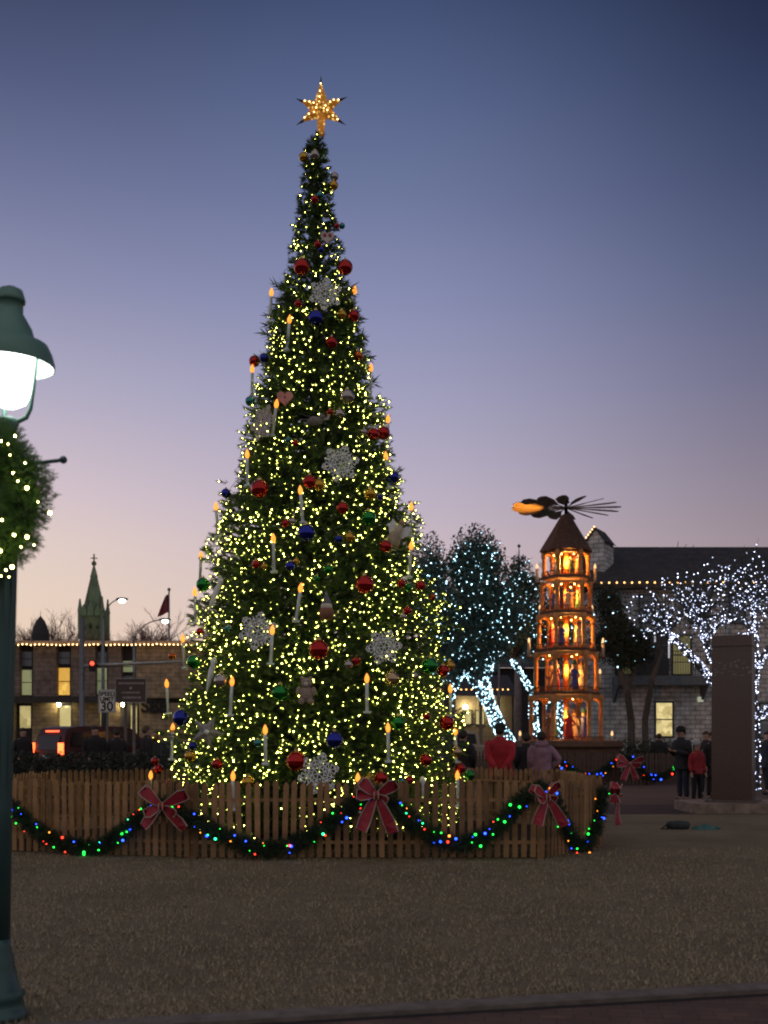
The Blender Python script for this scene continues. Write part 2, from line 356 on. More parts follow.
n = 420; yy = 6.3+rng.random(n)*13; xx = (rng.random(n)-.5)*2*(yy*.36); k_ = yy > 6.11+(xx+1.13)*.231+.15; xx = xx[k_]; yy = yy[k_]
v, f = leaves(np.stack([xx, yy, np.full(len(xx), .02)], 1), .05); v[:,2] = .008+np.abs(v[:,2]-.02)*.5
props(mk('fallen_leaves', v, f, mat('dry_leaf', (.10,.06,.035), .8, var=.5, scale=20)), 'small dry leaves scattered over the dormant lawn', 'leaves', kind='stuff')

# ================================================================== THE BIG TREE
TY, TX = 17.4, Xp(316, 17.4)
zs = [0.15]+[Zp(y, TY) for y in (770,740,700,650,600,540,480,430,380,340,300,260,230,190,160,140)]
rs = [v*TY/F for v in (143,146,143,137,128,120,105,88,70,57,48,40,31,24,17,13,6)]
def prof(z): return float(np.interp(z, zs, rs))
tree = E('christmas_tree', (TX, TY, 0), 'very tall slender Christmas tree covered in warm lights inside the front picket fence', 'Christmas tree')
tr = MB(); tr.tube([(0,0,0),(0,0,4),(0,0,8),(0,0,11.0)], [.16,.12,.07,.02], 10)
SP, SD, SL = [], [], []
NB = 900
zc = np.linspace(.25, 10.95, 400); cum = np.cumsum([prof(z)+.18 for z in zc]); cum /= cum[-1]
# random lobes that make the outline step in and out
def lobe(z, th): return 1+.07*math.sin(z*4.1+th*2)+.06*math.sin(th*5+z*2.3)+.04*math.sin(th*9-z*7)
for i in range(NB):
    z = float(np.interp((i+.5)/NB, cum, zc)); th = i*2.39996
    Rz = prof(z)*lobe(z, th)*random.uniform(.86, 1.05)
    o = Vector((math.cos(th), math.sin(th), 0)); s = Vector((-math.sin(th), math.cos(th), 0))
    up = random.uniform(-.02, .16)
    if Rz > .5 and i % 2 == 0: tr.tube([Vector((0,0,z-.25))+o*.05, Vector((0,0,z-.05))+o*Rz*.5, Vector((0,0,z))+o*(Rz-.05)], [.025,.018,.008], 4)
    wd = min(.30, .045+Rz*.17)
    k = 24 if Rz > .6 else 14
    for j in range(k):
        t = 1-random.random()**1.5*.55 if j > 2 else 1
        lat = random.gauss(0, 1)*wd*.5*t
        p = o*max(.02, Rz*t-min(.10,Rz*.25)-abs(lat)*.4)+s*lat+Vector((0,0, z+random.gauss(0,.06)-.18*(1-t)*Rz))
        dd = o*random.uniform(.6,1.1)+s*(lat/wd*1.1+random.gauss(0,.25))+Vector((0,0,up+random.gauss(.08,.28)))
        SP.append(p); SD.append(dd); SL.append(random.uniform(.10,.17)*min(1, .35+Rz*.55))
for j in range(330):
    p = Vector((random.gauss(0,.03), random.gauss(0,.03), random.uniform(8.6,11.05))); SP.append(p); SD.append(Vector((random.gauss(0,.7), random.gauss(0,.7), .8))); SL.append(.13)
v, f = needles(SP, SD, SL, 18, .062, .017, 1.0)
pine = mat('artificial_pine', (.085,.15,.042), .55, var=.5, scale=3.0, spec=.35)
mk('crown', v, f, pine, tree)
B('trunk', tr, bark, tree)
# inner, coarser foliage that closes the view through the middle
q = [(random.uniform(.3,8.6)) for _ in range(5200)]
P2 = []; D2 = []
for z in q:
    th = random.random()*6.283; rr = prof(z)*random.uniform(.35,.74); o = Vector((math.cos(th), math.sin(th), 0))
    if random.random() > prof(z)/2.4+.12: continue
    P2.append(o*rr+Vector((0,0,z))); D2.append(o+Vector((random.gauss(0,.5), random.gauss(0,.5), random.gauss(0,.5))))
v, f = needles(P2, D2, .3, 16, .14, .035, 1.1); mk('inner_boughs', v, f, pine, tree)
# light string bulbs: outer sprig tips, with darker gaps
SPn = np.array([tuple(p) for p in SP]); SDn = np.array([tuple(p) for p in SD]); SDn /= np.linalg.norm(SDn, axis=1, keepdims=True)
tips = SPn+SDn*np.array(SL)[:,None]*.75
rad = np.hypot(tips[:,0], tips[:,1]); pr = np.array([prof(z) for z in tips[:,2]])
th = np.arctan2(tips[:,1], tips[:,0]); zz = tips[:,2]
den = .66+.35*np.sin(zz*2.1+th*3.1)*np.cos(th*4.3-zz*1.7)+.28*np.sin(zz*5.3-th*7.7)
den *= np.interp(zz, [8.4, 9.6, 10.3, 10.8], [1, .85, .5, .2])
ok = (rad > pr*.84) & (rng.random(len(zz)) < den)
cand = tips[ok]; cand = cand[rng.permutation(len(cand))]
keep = thin(cand.tolist(), .058); LP = cand[keep]
# hide-ward: keep everything on the near half, thin the far half
near = (LP[:,1] < .6) | (rng.random(len(LP)) < .35); LP = LP[near]
# pull bulbs slightly towards the outside so they sit on the needles
LP[:, :2] *= 1.015
inner = tips[(rad > pr*.66) & (rad < pr*.84) & (rng.random(len(zz)) < den*.6) & (tips[:,1] < .6)]; inner = inner[rng.permutation(len(inner))]
inner = inner[thin(inner.tolist(), .085)]; LP = np.concatenate([LP, inner])
wire = MB(); spts = []
for i in range(520):
    z = .4+i/520*10.0; th = i*.42; rr = prof(z)*.93; spts.append((TX+rr*math.cos(th), TY+rr*math.sin(th), z+.05*math.sin(i*1.3)))
wire.tube(spts, .004, 4)
string_lights('string_lights', 'warm white string lights wound all over the tall Christmas tree', 'string lights', LP+np.array([TX,TY,0]), .0075, M_WARM, wire=wire, spread=.4)

def surf(px, py, out=.04):
    """point on the near side of the tree for a place on it"""
    Y = TY-1
    for _ in range(12):
        X = Xp(px, Y); Z = Zp(py, Y); Rr = prof(Z)+.02; dx = X-TX
        Y = TY-math.sqrt(max(Rr*Rr-dx*dx, .0009*0+.01))
    X = Xp(px, Y); Z = Zp(py, Y); d = Vector((X-TX, Y-TY, 0)); d = d.normalized() if d.length > .01 else Vector((0,-1,0))
    return Vector((X, Y, Z))+Vector((0,-1,0))*out, d
# ---- ornaments
bcol = {'red': (.55,.012,.01), 'blue': (.015,.03,.42), 'green': (.01,.30,.045), 'gold': (.75,.42,.04), 'silver': (.55,.5,.47), 'teal': (.05,.32,.36), 'orange': (.75,.16,.02), 'clear': (.62,.45,.25)}
LM = [('gold star', 321, 105), ('white face ornament', 328, 242), ('topmost snowflake', 326, 298), ('pink heart', 286, 400), ('tilted upper snowflake', 264, 426),
      ('grey bird ornament', 315, 423), ('snowflake at mid height', 341, 466), ('gnome ornament', 327, 609), ('lower left snowflake', 259, 632), ('lower right snowflake', 384, 649),
      ('teddy bear ornament', 307, 687), ('silver fabric star', 208, 732), ('bottom snowflake', 319, 773), ('angel ornament', 398, 529)]
DIRS = ['right of', 'up and right of', 'above', 'up and left of', 'left of', 'down and left of', 'below', 'down and right of']
used = {}
def where(px, py, base):
    best = sorted(LM, key=lambda l: (l[1]-px)**2+(l[2]-py)**2)[0]
    a = math.degrees(math.atan2(best[2]-py, px-best[1])) % 360; d = DIRS[int((a+22.5)//45) % 8]
    return base, d, best[0], math.hypot(best[1]-px, best[2]-py)
pending = []
ballmesh = {}
def bauble(px, py, r, col):
    p, d = surf(px, py, .03); rad = r*TY*.93/F
    o = E('bauble', p+d*rad*.4, None, 'bauble', 'baubles on the big Christmas tree')
    key = (col, round(rad, 3))
    if key not in ballmesh:
        m = mat('bauble_'+col, tuple(c*.72 for c in bcol[col]), .07, .85, var=.06, scale=3, coat=.4)
        b = MB(); b.ball((0,0,0), rad, 14); s = B('shell', b, m, o, True)
        c = MB(); c.lathe([(rad*.22,0),(rad*.22,rad*.22),(rad*.16,rad*.26)], 10, (0,0,rad*.93))
        c.tube([(rad*.09*math.cos(a), 0, rad*1.24+rad*.12*math.sin(a)) for a in [k*math.pi/4 for k in range(9)]], rad*.025, 5)
        k = B('cap', c, mat('bauble_cap', (.7,.55,.25), .3, 1), o); ballmesh[key] = (s, k)
    else:
        for q in ballmesh[key]: q2 = q.copy(); COL.objects.link(q2); q2.parent = o
    size = 'large ' if r >= 7 else ('small ' if r < 4.5 else '')
    pending.append((o, px, py, size+{'clear':'clear amber','orange':'orange','silver':'silver'}.get(col, col)+' bauble'))
for a in [(305,159,5,'gold'),(315,157,5,'silver'),(332,187,5,'gold'),(333,178,4.5,'silver'),(320,197,4,'teal'),(315,201,4,'red'),(336,227,3,'red'),(341,227,3.2,'teal'),
          (318,246,4,'red'),(321,251,3,'blue'),(303,269,8.5,'red'),(343,269,8,'red'),(299,305,4,'red'),(316,320,8,'blue'),(352,317,6,'red'),(341,316,5,'gold'),(331,344,6,'red'),
          (357,357,5,'orange'),(257,362,6,'red'),(266,359,5,'blue'),(346,398,7.5,'silver'),(330,413,3.2,'red'),(339,415,5,'silver'),(252,402,5,'teal'),(289,441,3.2,'teal'),(296,444,3.2,'red'),
          (372,435,6,'red'),(381,434,7,'red'),(363,433,4,'silver'),(262,490,9,'red'),(310,483,7,'red'),(319,486,6,'gold'),(369,495,6,'gold'),(390,478,7,'blue'),(228,494,5,'blue'),(379,498,3.2,'blue'),
          (342,509,6,'red'),(367,519,7.5,'green'),(307,534,8.5,'blue'),(286,524,4,'red'),(293,522,3.6,'silver'),(338,540,4,'blue'),(349,538,5.2,'gold'),(384,547,6.2,'red'),(297,562,3.2,'gold'),(291,567,5,'blue'),
          (257,565,4,'red'),(265,567,3.3,'gold'),(363,585,9,'red'),(328,570,4.4,'green'),(317,579,3.3,'green'),(206,585,7,'green'),(400,584,4.2,'red'),(407,588,4,'green'),(419,586,5,'red'),
          (202,632,4,'red'),(208,637,4,'silver'),(229,629,3.2,'teal'),(197,662,7,'green'),(174,656,4,'orange'),(224,681,7.5,'silver'),(281,693,8,'green'),(319,650,9.5,'red'),
          (406,611,4.4,'red'),(402,617,3.6,'silver'),(431,597,4,'orange'),(427,666,8,'green'),(447,666,6,'gold'),(441,671,6,'red'),(390,679,7.5,'clear'),(413,677,5,'silver'),(356,661,4.2,'red'),(348,665,4.6,'silver'),
          (396,723,7,'green'),(334,740,8.5,'blue'),(297,761,9.5,'red'),(369,779,5.5,'gold'),(380,778,6.5,'red'),(424,760,6,'red'),(425,716,4,'red'),(444,723,7.5,'red'),(408,780,4.2,'red'),(401,781,3.3,'teal'),
          (458,768,5.4,'red'),(454,752,6,'clear'),(467,775,6,'green'),(185,718,8.5,'blue'),(157,738,3.8,'red'),(195,746,4.2,'blue'),(193,756,5.8,'gold'),(219,764,5.2,'red'),(250,782,6.2,'gold'),
          (259,743,4,'teal'),(157,761,4.2,'red'),(161,769,5.2,'red'),(171,783,3.4,'red')]:
    bauble(*a)
# candles
cm = MB(); cm.lathe([(.023,-.44),(.023,-.06),(.016,-.04)], 12)
fm = MB(); fm.lathe([(.018,-.045),(.033,-.01),(.032,.03),(.018,.065),(.004,.09)], 10)
hm = MB(); hm.lathe([(.05,-.47),(.055,-.44),(.03,-.44)], 10)
wax = mat('white_wax_plastic', (.74,.82,.88), .5, var=.08); flame = emis('candle_bulb', (1,.30,.02), 1.8)
cproto = None
for px, py in [(272,296),(355,294),(290,323),(253,372),(371,371),(277,407),(248,457),(301,493),(388,422),(386,459),(217,509),(274,541),(301,590),(411,509),(411,548),(202,558),(196,594),(184,640),
               (273,632),(233,683),(168,685),(367,680),(450,690),(388,729),(358,779),(455,732),(457,776),(234,777),(266,731),(174,729),(152,776)]:
    p, d = surf(px, py, .10)
    if cproto is None:
        cproto = E('candle', p, None, 'candle', 'white candles on the big Christmas tree')
        B('stick', cm, wax, cproto, True); B('flame_bulb', fm, flame, cproto, True); B('holder', hm, wax, cproto, True); o = cproto
    else: o = copy_tree(cproto); o.location = p
    o.rotation_euler = (random.gauss(0,.03), random.gauss(0,.05), 0)
    pending.append((o, px, py, 'white electric candle with orange flame'))
# special ornaments
silverp = mat('silver_glitter', (.80,.84,.84), .5, .1, var=.2, scale=60)
def snowflake(px, py, r, label, rz=0, tilt=0, m=None):
    p, d = surf(px, py, .16); s = r*16.2/F; b = MB(); w = s*.055
    def bar(a, c): b.tube([(a[0],0,a[1]),(c[0],0,c[1])], w*.55, 4)
    for k in range(6):
        a = k*math.pi/3+.1; u = (math.sin(a), math.cos(a)); t = (u[1], -u[0])
        P_ = lambda x, y: ((u[0]*x+t[0]*y)*s, (u[1]*x+t[1]*y)*s)
        bar((0,0), P_(1,0))
        for x, y in ((.32,.16),(.55,.25),(.76,.17)):
            bar(P_(x,0), P_(x+y*.62,y)); bar(P_(x,0), P_(x+y*.62,-y))
            bar(P_(x+y*.62,y), P_(x+y*1.25,0)); bar(P_(x+y*.62,-y), P_(x+y*1.25,0))
        a2 = a+math.pi/3; u2 = (math.sin(a2), math.cos(a2))
        for rr in (.30,.52): bar(P_(rr,0), (u2[0]*rr*s, u2[1]*rr*s))
        am = a+math.pi/6; um = (math.sin(am), math.cos(am)); bar((um[0]*.26*s, um[1]*.26*s), (um[0]*.78*s, um[1]*.78*s))
        bar(P_(.52,0), (um[0]*.66*s, um[1]*.66*s)); bar((u2[0]*.52*s, u2[1]*.52*s), (um[0]*.66*s, um[1]*.66*s))
    o = mk('snowflake', b.v, b.f, m or silverp, recentre=False); o.location = p; o.rotation_euler = (R(-6), 0, rz); o.rotation_euler.y = tilt
    props(o, label, 'snowflake', 'large snowflakes on the tree')
snowflake(326,298,18,'large silver lattice snowflake nearest the top of the Christmas tree', .1)
snowflake(264,426,19,'tilted silver pink snowflake left of the pink heart on the tree', -.8, .35, mat('rosy_silver', (.52,.47,.46), .45, .2, var=.2, scale=60))
snowflake(341,466,19,'pale silver snowflake halfway up the tree beside dark needles', .05, .2)
snowflake(259,632,19,'silver snowflake with an electric candle in front of its right edge', 0, .1)
snowflake(384,648,18,'silver snowflake right of the large red bauble low on the tree', .1, .3)
snowflake(319,773,20,'lowest silver snowflake just behind the fence pickets', 0, .15)
def heart(px, py, r, m, label, spots=None):
    p, d = surf(px, py, .15); s = r*16.4/F; b = MB()
    pts = [(16*math.sin(t)**3/16*s, (13*math.cos(t)-5*math.cos(2*t)-2*math.cos(3*t)-math.cos(4*t))/16*s) for t in [k/28*2*math.pi for k in range(28)]]
    o = E('heart_ornament', p, label, 'ornament'); b.poly(pts, .06); B('heart_body', b, m, o)
    c = MB()
    if spots:
        for dx in (-.38,.38):
            c.ball((dx*s,-.04,.2*s), .24*s, 8, (1,.3,1.1))
    else: c.lathe([(.12*s,0),(.12*s,.02)], 10, M=Matrix.Translation((0,-.04,0)) @ Matrix.Rotation(R(90),4,'X'))
    B('decoration', c, mat('ornament_red', (.4,.02,.02), .5), o)
heart(286,401,8,mat('pink_felt', (.75,.33,.28), .8),'pink heart ornament above and left of the middle of the tree')
heart(328,242,7,mat('white_felt', (.62,.56,.55), .8),'white heart ornament with two red spots near the tree top', True)
def fabric_star(px, py, r, rot, m, label, pts_n=5, inner=.42, name='star_ornament'):
    p, d = surf(px, py, .15); s = r*16.2/F; b = MB(); n2 = pts_n*2
    ring = [((s if k % 2 == 0 else s*inner)*math.sin(k*math.pi/pts_n+rot), (s if k % 2 == 0 else s*inner)*math.cos(k*math.pi/pts_n+rot)) for k in range(n2)]
    b.add([(x,0,z) for x, z in ring]+[(0,-.07,0),(0,.05,0)], [(k,(k+1)%n2,n2) for k in range(n2)]+[((k+1)%n2,k,n2+1) for k in range(n2)])
    o = E(name, p, label, 'ornament'); B('star_body', b, m, o); c = MB(); c.ball((0,-.075,0), .14*s, 8); B('centre_button', c, silverp, o, True)
fabric_star(209,732,17,.45,mat('grey_fabric', (.30,.29,.28), .8, var=.3, scale=20),'grey silver fabric star low on the left side of the tree')
def figure_orn(px, py, kind, label, sc=1.):
    p, d = surf(px, py, .14); o = E(kind+'_ornament', p, label, 'ornament')
    if kind == 'teddy_bear':
        b = MB(); b.ball((0,0,-.09),.10,10,(1,.8,1.1)); b.ball((0,-.01,.06),.075,10)
        for s in (-1,1): b.ball((s*.058,0,.13),.028,8); b.ball((s*.10,-.03,-.05),.038,8,(1,1,1.6)); b.ball((s*.065,-.05,-.19),.045,8)
        B('plush_body', b, mat('tan_plush', (.38,.30,.24), .95, var=.3, scale=40, bump=.6), o, True)
        c = MB(); c.ball((0,-.075,.045),.03,8); B('muzzle', c, mat('pale_plush', (.6,.55,.48), .95), o, True)
        c = MB(); [c.ball((s*.028,-.07,.085),.009,6) for s in (-1,1)]; B('eye', c, blackm, o, True)
    elif kind == 'gnome':
        b = MB(); b.lathe([(.09,-.14),(.11,-.08),(.09,0),(.06,.03)], 14); B('coat', b, mat('brown_felt', (.25,.12,.07), .9), o, True)
        b = MB(); b.ball((0,-.02,.03),.075,10,(1.1,.9,.8)); B('beard', b, mat('pale_plush', (.6,.55,.48), .95), o, True)
        b = MB(); b.lathe([(.08,.05),(.055,.11),(.02,.20),(.004,.25)], 12); B('hat', b, mat('grey_felt', (.2,.2,.22), .9), o, True)
    elif kind == 'bird':
        b = MB(); b.ball((0,0,0),.09,10,(1.3,.8,.8)); b.ball((.10,0,.07),.045,8); b.lathe([(.02,0),(.002,.05)], 6, M=Matrix.Translation((.14,0,.07)) @ Matrix.Rotation(R(90),4,'Y'))
        B('bird_body', b, mat('grey_feather', (.22,.2,.18), .9, var=.3, scale=30), o, True)
        for s in (-1,1):
            b = MB(); b.add([(-.02,s*.05,.02),(.07,s*.05,.02),(s*.24,s*.02-.03,.10),(s*.20,s*.02-.03,.02),(-.02,s*.05,.01),(.07,s*.05,.01)], [(0,1,2,3),(3,2,5,4)]); B('wing', b, mat('pale_feather', (.4,.38,.35), .9), o)
    elif kind == 'angel':
        b = MB(); b.lathe([(.12,-.28),(.09,-.12),(.045,.03),(.03,.05)], 14); B('robe', b, mat('cream_cloth', (.5,.42,.3), .9), o, True)
        b = MB(); b.ball((0,0,.09),.045,10); B('head', b, mat('doll_skin', (.5,.33,.24), .7), o, True)
        for s in (-1,1):
            b = MB(); b.poly([(s*.02,.02),(s*.14,.10),(s*.17,-.02),(s*.10,-.12),(s*.02,-.06)], .02, Matrix.Translation((0,.05,0))); B('wing', b, silverp, o)
        o.rotation_euler = (0, .45, 0)
    elif kind == 'icicle':
        b = MB(); b.lathe([(.004,-.36),(.03,-.15),(.045,0),(.03,.10),(.05,.14),(.02,.2)], 10); B('icicle_body', b, silverp, o, True); o.rotation_euler = (0, .38*sc, 0)
figure_orn(307,688,'teddy_bear','small tan teddy bear ornament right of a green bauble')
figure_orn(327,610,'gnome','bearded gnome ornament with grey hat in a dark gap of the tree')
figure_orn(315,424,'bird','grey bird ornament with spread wings at the upper middle of the tree')
figure_orn(399,530,'angel','tilted cream angel ornament near the right edge of the tree')
figure_orn(218,592,'icicle','slanting silver icicle ornament near the left edge of the tree')
figure_orn(213,672,'icicle','thin silver icicle ornament beside a green bauble at the lower left', .6)
figure_orn(424,790,'icicle','silver icicle ornament low at the right behind the pickets', -.4)
for o, px, py, base in pending: used.setdefault(where(px, py, base)[:3], []).append((o, px, py))
LMD = {l[0]: l for l in LM}
for (base, d, lm), lst in used.items():
    l = LMD[lm]; lst.sort(key=lambda t: math.hypot(t[1]-l[1], t[2]-l[2]))
    for i, (o, px, py) in enumerate(lst):
        pre = '' if len(lst) == 1 else ['nearest ', 'second nearest ', 'third nearest ', 'fourth nearest ', 'fifth nearest '][i]
        o['label'] = f'{base} {d} the {lm}' if not pre else f'{pre}{base} {d} the {lm}'

# ---- star topper
st = E('star_topper', (Xp(321,TY), TY, Zp(137,TY)), 'glowing pierced gold six pointed star on top of the Christmas tree', 'star')
def pierced():
    m = bpy.data.materials.new('pierced_gold'); m.use_nodes = True; t = m.node_tree; b = t.nodes['Principled BSDF']
    b.inputs['Base Color'].default_value = (.55,.27,.05,1); b.inputs['Metallic'].default_value = .7; b.inputs['Roughness'].default_value = .4
    co = t.nodes.new('ShaderNodeTexCoord'); v = t.nodes.new('ShaderNodeTexVoronoi'); v.inputs['Scale'].default_value = 17; t.links.new(co.outputs['Object'], v.inputs['Vector'])
    r = t.nodes.new('ShaderNodeValToRGB'); r.color_ramp.elements[0].position = .10; r.color_ramp.elements[0].color = (1,.62,.16,1); r.color_ramp.elements[1].position = .42; r.color_ramp.elements[1].color = (.13,.045,.005,1)
    t.links.new(v.outputs['Distance'], r.inputs[0]); t.links.new(r.outputs[0], b.inputs['Emission Color']); b.inputs['Emission Strength'].default_value = 1.15; return m
pg = pierced(); S = TY/F; cz = 137-109
sp = [((0,33), 11), ((-25,10.5), 11), ((26,12), 11), ((-24.5,-16), 11), ((24.5,-16), 11), ((0,-26), 9)]
for (dx, dz), w in sp:
    l = math.hypot(dx, dz); M = Matrix.Translation((0,0,cz*S)) @ Matrix.Rotation(math.atan2(dx, dz), 4, 'Y')
    b = MB(); ln = l*.86*S; r0 = w*.80*S
    b.add([M @ Vector(p) for p in ((-r0,0,0.12*S*8),(0,-r0*.8,0),(r0,0,.12*S*8),(0,r0*.8,0),(0.0,0,ln)) ], [(0,1,4),(1,2,4),(2,3,4),(3,0,4),(3,2,1,0)]) if dz > -25 else b.tube([M @ Vector((0,0,0)), M @ Vector((0,0,l*S))], [r0*.7, r0*.5], 6)
    q = B('point', b, pg, st)
    if dz > -25:
        b = MB(); b.tube([M @ Vector((0,0,ln*.84)), M @ Vector((0,0,l*1.02*S))], [r0*.17, .001], 5); B('tip', b, mat('dark_bronze', (.05,.035,.03), .5, .6), q)
b = MB(); M = Matrix.Translation((0,0,cz*S)); b.add([M @ Vector(p) for p in [(11*S*math.sin(k*math.pi/3+math.pi/6), 0, 11*S*math.cos(k*math.pi/3+math.pi/6)) for k in range(6)]+[(0,-.17,0),(0,.17,0)]], [(k,(k+1)%6,6) for k in range(6)]+[((k+1)%6,k,7) for k in range(6)])
B('core', b, pg, st)
P = []
for (dx, dz), w in sp[:5]:
    for k in range(4): t = .15+k*.17; P.append((dx*t*S+random.gauss(0,.012), -.10*(1-t)-.012, (cz+dz*t)*S+random.gauss(0,.015)))
v, f = inst(P, .012); mk('star_bulbs', v, f, emis('star_bulb', (1,.66,.25), 7), st)

# ================================================================== PICKET FENCES
def picket_mesh(w, h, t):
    b = MB(); b.poly([(-w/2,0),(w/2,0),(w/2,h-.05),(w*.28,h-.012),(0,h),(-w*.28,h-.012),(-w/2,h-.05)], t); return b
def fence(poly, label, h, sp, cap, wood, zb=.03):
    pts = [Vector((x, y, 0)) for x, y in poly]; c = sum(pts, Vector())/len(pts)
    root = E('picket_fence', c, label, 'fence'); slots = []
    for i in range(len(pts)):
        a, b = pts[i], pts[(i+1) % len(pts)]; d = b-a; n = max(1, round(d.length/sp)); an = math.atan2(d.y, d.x)
        for k in range(n): slots.append((a+d*((k+.5)/n), an))
        nrm = Vector((-d.y, d.x, 0)).normalized()*(1 if Vector((-d.y, d.x, 0)).dot(c-a) > 0 else -1)*.032
        r = MB()
        for z in (.22, h-.25): r.tube([a+nrm+Vector((0,0,z)), b+nrm+Vector((0,0,z))], .028, 4)
        B('rail', r, wood, root, world=True)
        r = MB(); q = a+nrm*2.6; r.box(q.x-.04, q.x+.04, q.y-.04, q.y+.04, 0, h-.05); B('post', r, wood, root, world=True)
    slots.sort(key=lambda s: s[0].length); pm = picket_mesh(.070, h-zb, .018)
    me = mk('picket', pm.v, pm.f, wood, root); data = me.data; bpy.data.objects.remove(me); rest = MB()
    for i, (p, an) in enumerate(slots):
        q = p-c; sz = random.uniform(.97,1.015)
        if i < cap:
            o = bpy.data.objects.new('picket', data); link(o, root); o.location = q+Vector((0,0,zb)); o.rotation_euler = (random.gauss(0,.008), random.gauss(0,.017), an); o.scale = (1,1,sz)
        else:
            M = Matrix.Translation(q+Vector((0,0,zb))) @ Matrix.Rotation(an, 4, 'Z') @ Matrix.Scale(sz, 4, (0,0,1)); pmv = [M @ Vector(v) for v in pm.v]; rest.add(pmv, pm.f)
    if rest.v: props(B('pickets', rest, wood, root), kind='stuff')
    return root
FP = [(-5.9,15.4),(-2.5,14.25),(2.1,14.25),(3.12,15.75),(3.1,19.4),(1.3,21.2),(-3.2,21.2),(-5.6,18.4)]
g = MB(); g.add([(x*.985, y+(.12 if y < 17 else -.12), .010) for x, y in FP], [tuple(range(8))]); struct('shade_ground', g, ground_mat('painted_shade', (.03,.022,.015), (.05,.035,.022), (.015,.012,.01), 3, 30, 1.0))  # dark sheet inside the fence, painting shade into the picket gaps
fence(FP, 'wooden picket fence ringing the big Christmas tree', 1.02, .114, 100, woodf)
wood2 = mat('fence_wood_dark', (.10,.065,.045), .85, var=.3, scale=5)
F2 = [(4.2,35.9),(8.6,35.7),(10.2,37.4),(10.2,42),(1.6,42),(1.6,37.4)]
fence(F2, 'dark picket fence around the lit wooden Christmas pyramid', 1.05, .125, 100, wood2)

green_g = mat('garland_needles', (.018,.045,.018), .6, var=.4, scale=9)
def garland(pts, label, nb, thick=.12, group='lit garlands swagged on the fences', zoff=0, br=.016):
    """pts: path through the air hooked on the pickets"""
    pts = [Vector(p) for p in pts]; L_ = [0]
    for a, b in zip(pts, pts[1:]): L_.append(L_[-1]+(b-a).length)
    tot = L_[-1]
    def at(s): 
        return Vector([float(np.interp(s, L_, [p[k] for p in pts])) for k in range(3)])
    c = sum(pts, Vector())/len(pts); c.z = min(p.z for p in pts)-thick
    root = E('garland', c, label, 'garland', group); P, D = [], []
    n = int(tot*420)
    for i in range(n):
        s = random.random()*tot; p = at(s); a = random.random()*6.283; t = (at(min(s+.05,tot))-at(max(0,s-.05))).normalized()
        u = t.orthogonal().normalized(); w = t.cross(u); rd = u*math.cos(a)+w*math.sin(a)
        P.append(p+rd*random.uniform(0,.03)-c); D.append(rd+t*random.gauss(0,.5))
    v, f = needles(P, D, thick*.85, 13, thick*.42, .009, .9); mk('greenery', v, f, green_g, root)
    w = MB(); w.tube([p-c for p in pts], .02, 6); B('core_wire', w, green_g, root)
    tmp = [mk('bulb', *inst([(0,0,0)], br), q, root) for q in cols]; mds = [t.data for t in tmp]
    for t in tmp: bpy.data.objects.remove(t)
    for i in range(nb):
        s = (i+random.random())/nb*tot; p = at(s); a = random.uniform(0, 6.283)
        rd = Vector((math.cos(a)*thick*.75, -abs(math.sin(a*1.3))*thick*.3-thick*.62, math.sin(a)*thick*.75))
        o = bpy.data.objects.new('bulb', mds[random.choice([0,0,1,1,1,2,2,2,3,4])]); link(o, root); o.location = p+rd-c; k = random.choice([.45,.6,.8,1.2]); o.scale = (k,)*3
    return root
def fence_at(px):        # front of the tree fence below a column of the view
    best = None
    for i in range(4):
        (x0, y0), (x1, y1) = FP[i], FP[i+1]
        if i == 3: break
        u = (px-CX)/F; den = (x1-x0)-u*(y1-y0)
        t = (u*y0-x0)/den if abs(den) > 1e-9 else -1
        if -0.001 <= t <= 1.001: best = y0+(y1-y0)*t
    return best if best is not None else (15.4 if px < 200 else 15.75)
def swag(keys, off=.10):
    xs = np.linspace(keys[0][0], keys[-1][0], 28); kx_, ky_ = zip(*keys)
    # smooth interpolation through the key points
    out_ = []
    for x in xs:
        i = max(0, min(len(kx_)-2, int(np.searchsorted(kx_, x)-1))); t = (x-kx_[i])/(kx_[i+1]-kx_[i]); 
        y = np.interp(x, kx_, ky_); out_.append((x, y))
    ys = np.array([y for _, y in out_]); 
    for _ in range(3): ys[1:-1] = (ys[:-2]+2*ys[1:-1]+ys[2:])/4
    return [Wp(x, y, fence_at(x)-off) for (x, _), y in zip(out_, ys)]
garland(swag([(-20,800),(12,803),(22,818),(38,833),(60,843),(85,849),(110,844),(130,826),(145,814),(163,803)]), 'evergreen garland with coloured lights on the far left stretch of the tree fence', 40)
garland(swag([(163,803),(180,812),(205,826),(235,843),(265,851),(300,843),(325,828),(348,806),(376,793)]), 'evergreen garland with coloured lights between the first and second fence bows', 34)
garland(swag([(376,793),(395,806),(415,824),(435,838),(458,846),(485,838),(505,820),(522,797),(545,786)]), 'evergreen garland with coloured lights between the second and third fence bows', 38)
garland(swag([(545,786),(556,806),(563,825),(573,842),(583,850),(592,838),(599,812),(602,788)]), 'evergreen garland swag on the short right corner side of the tree fence', 26)
def pyfence(px): return 35.6 if px < 648 else 36.2
garland([Wp(x, y, 35.55 if x < 640 else 36.5) for x, y in ((540,762),(556,763),(566,766),(575,772),(586,778),(597,775),(607,769),(616,762),(627,757))], 'lit garland left of the bow on the dark pyramid fence', 22, .15, br=.03)
garland([Wp(x, y, 35.5) for x, y in ((627,757),(636,763),(645,775),(652,778),(664,776),(674,770),(684,764))], 'lit garland right of the bow on the dark pyramid fence', 16, .15, br=.03)

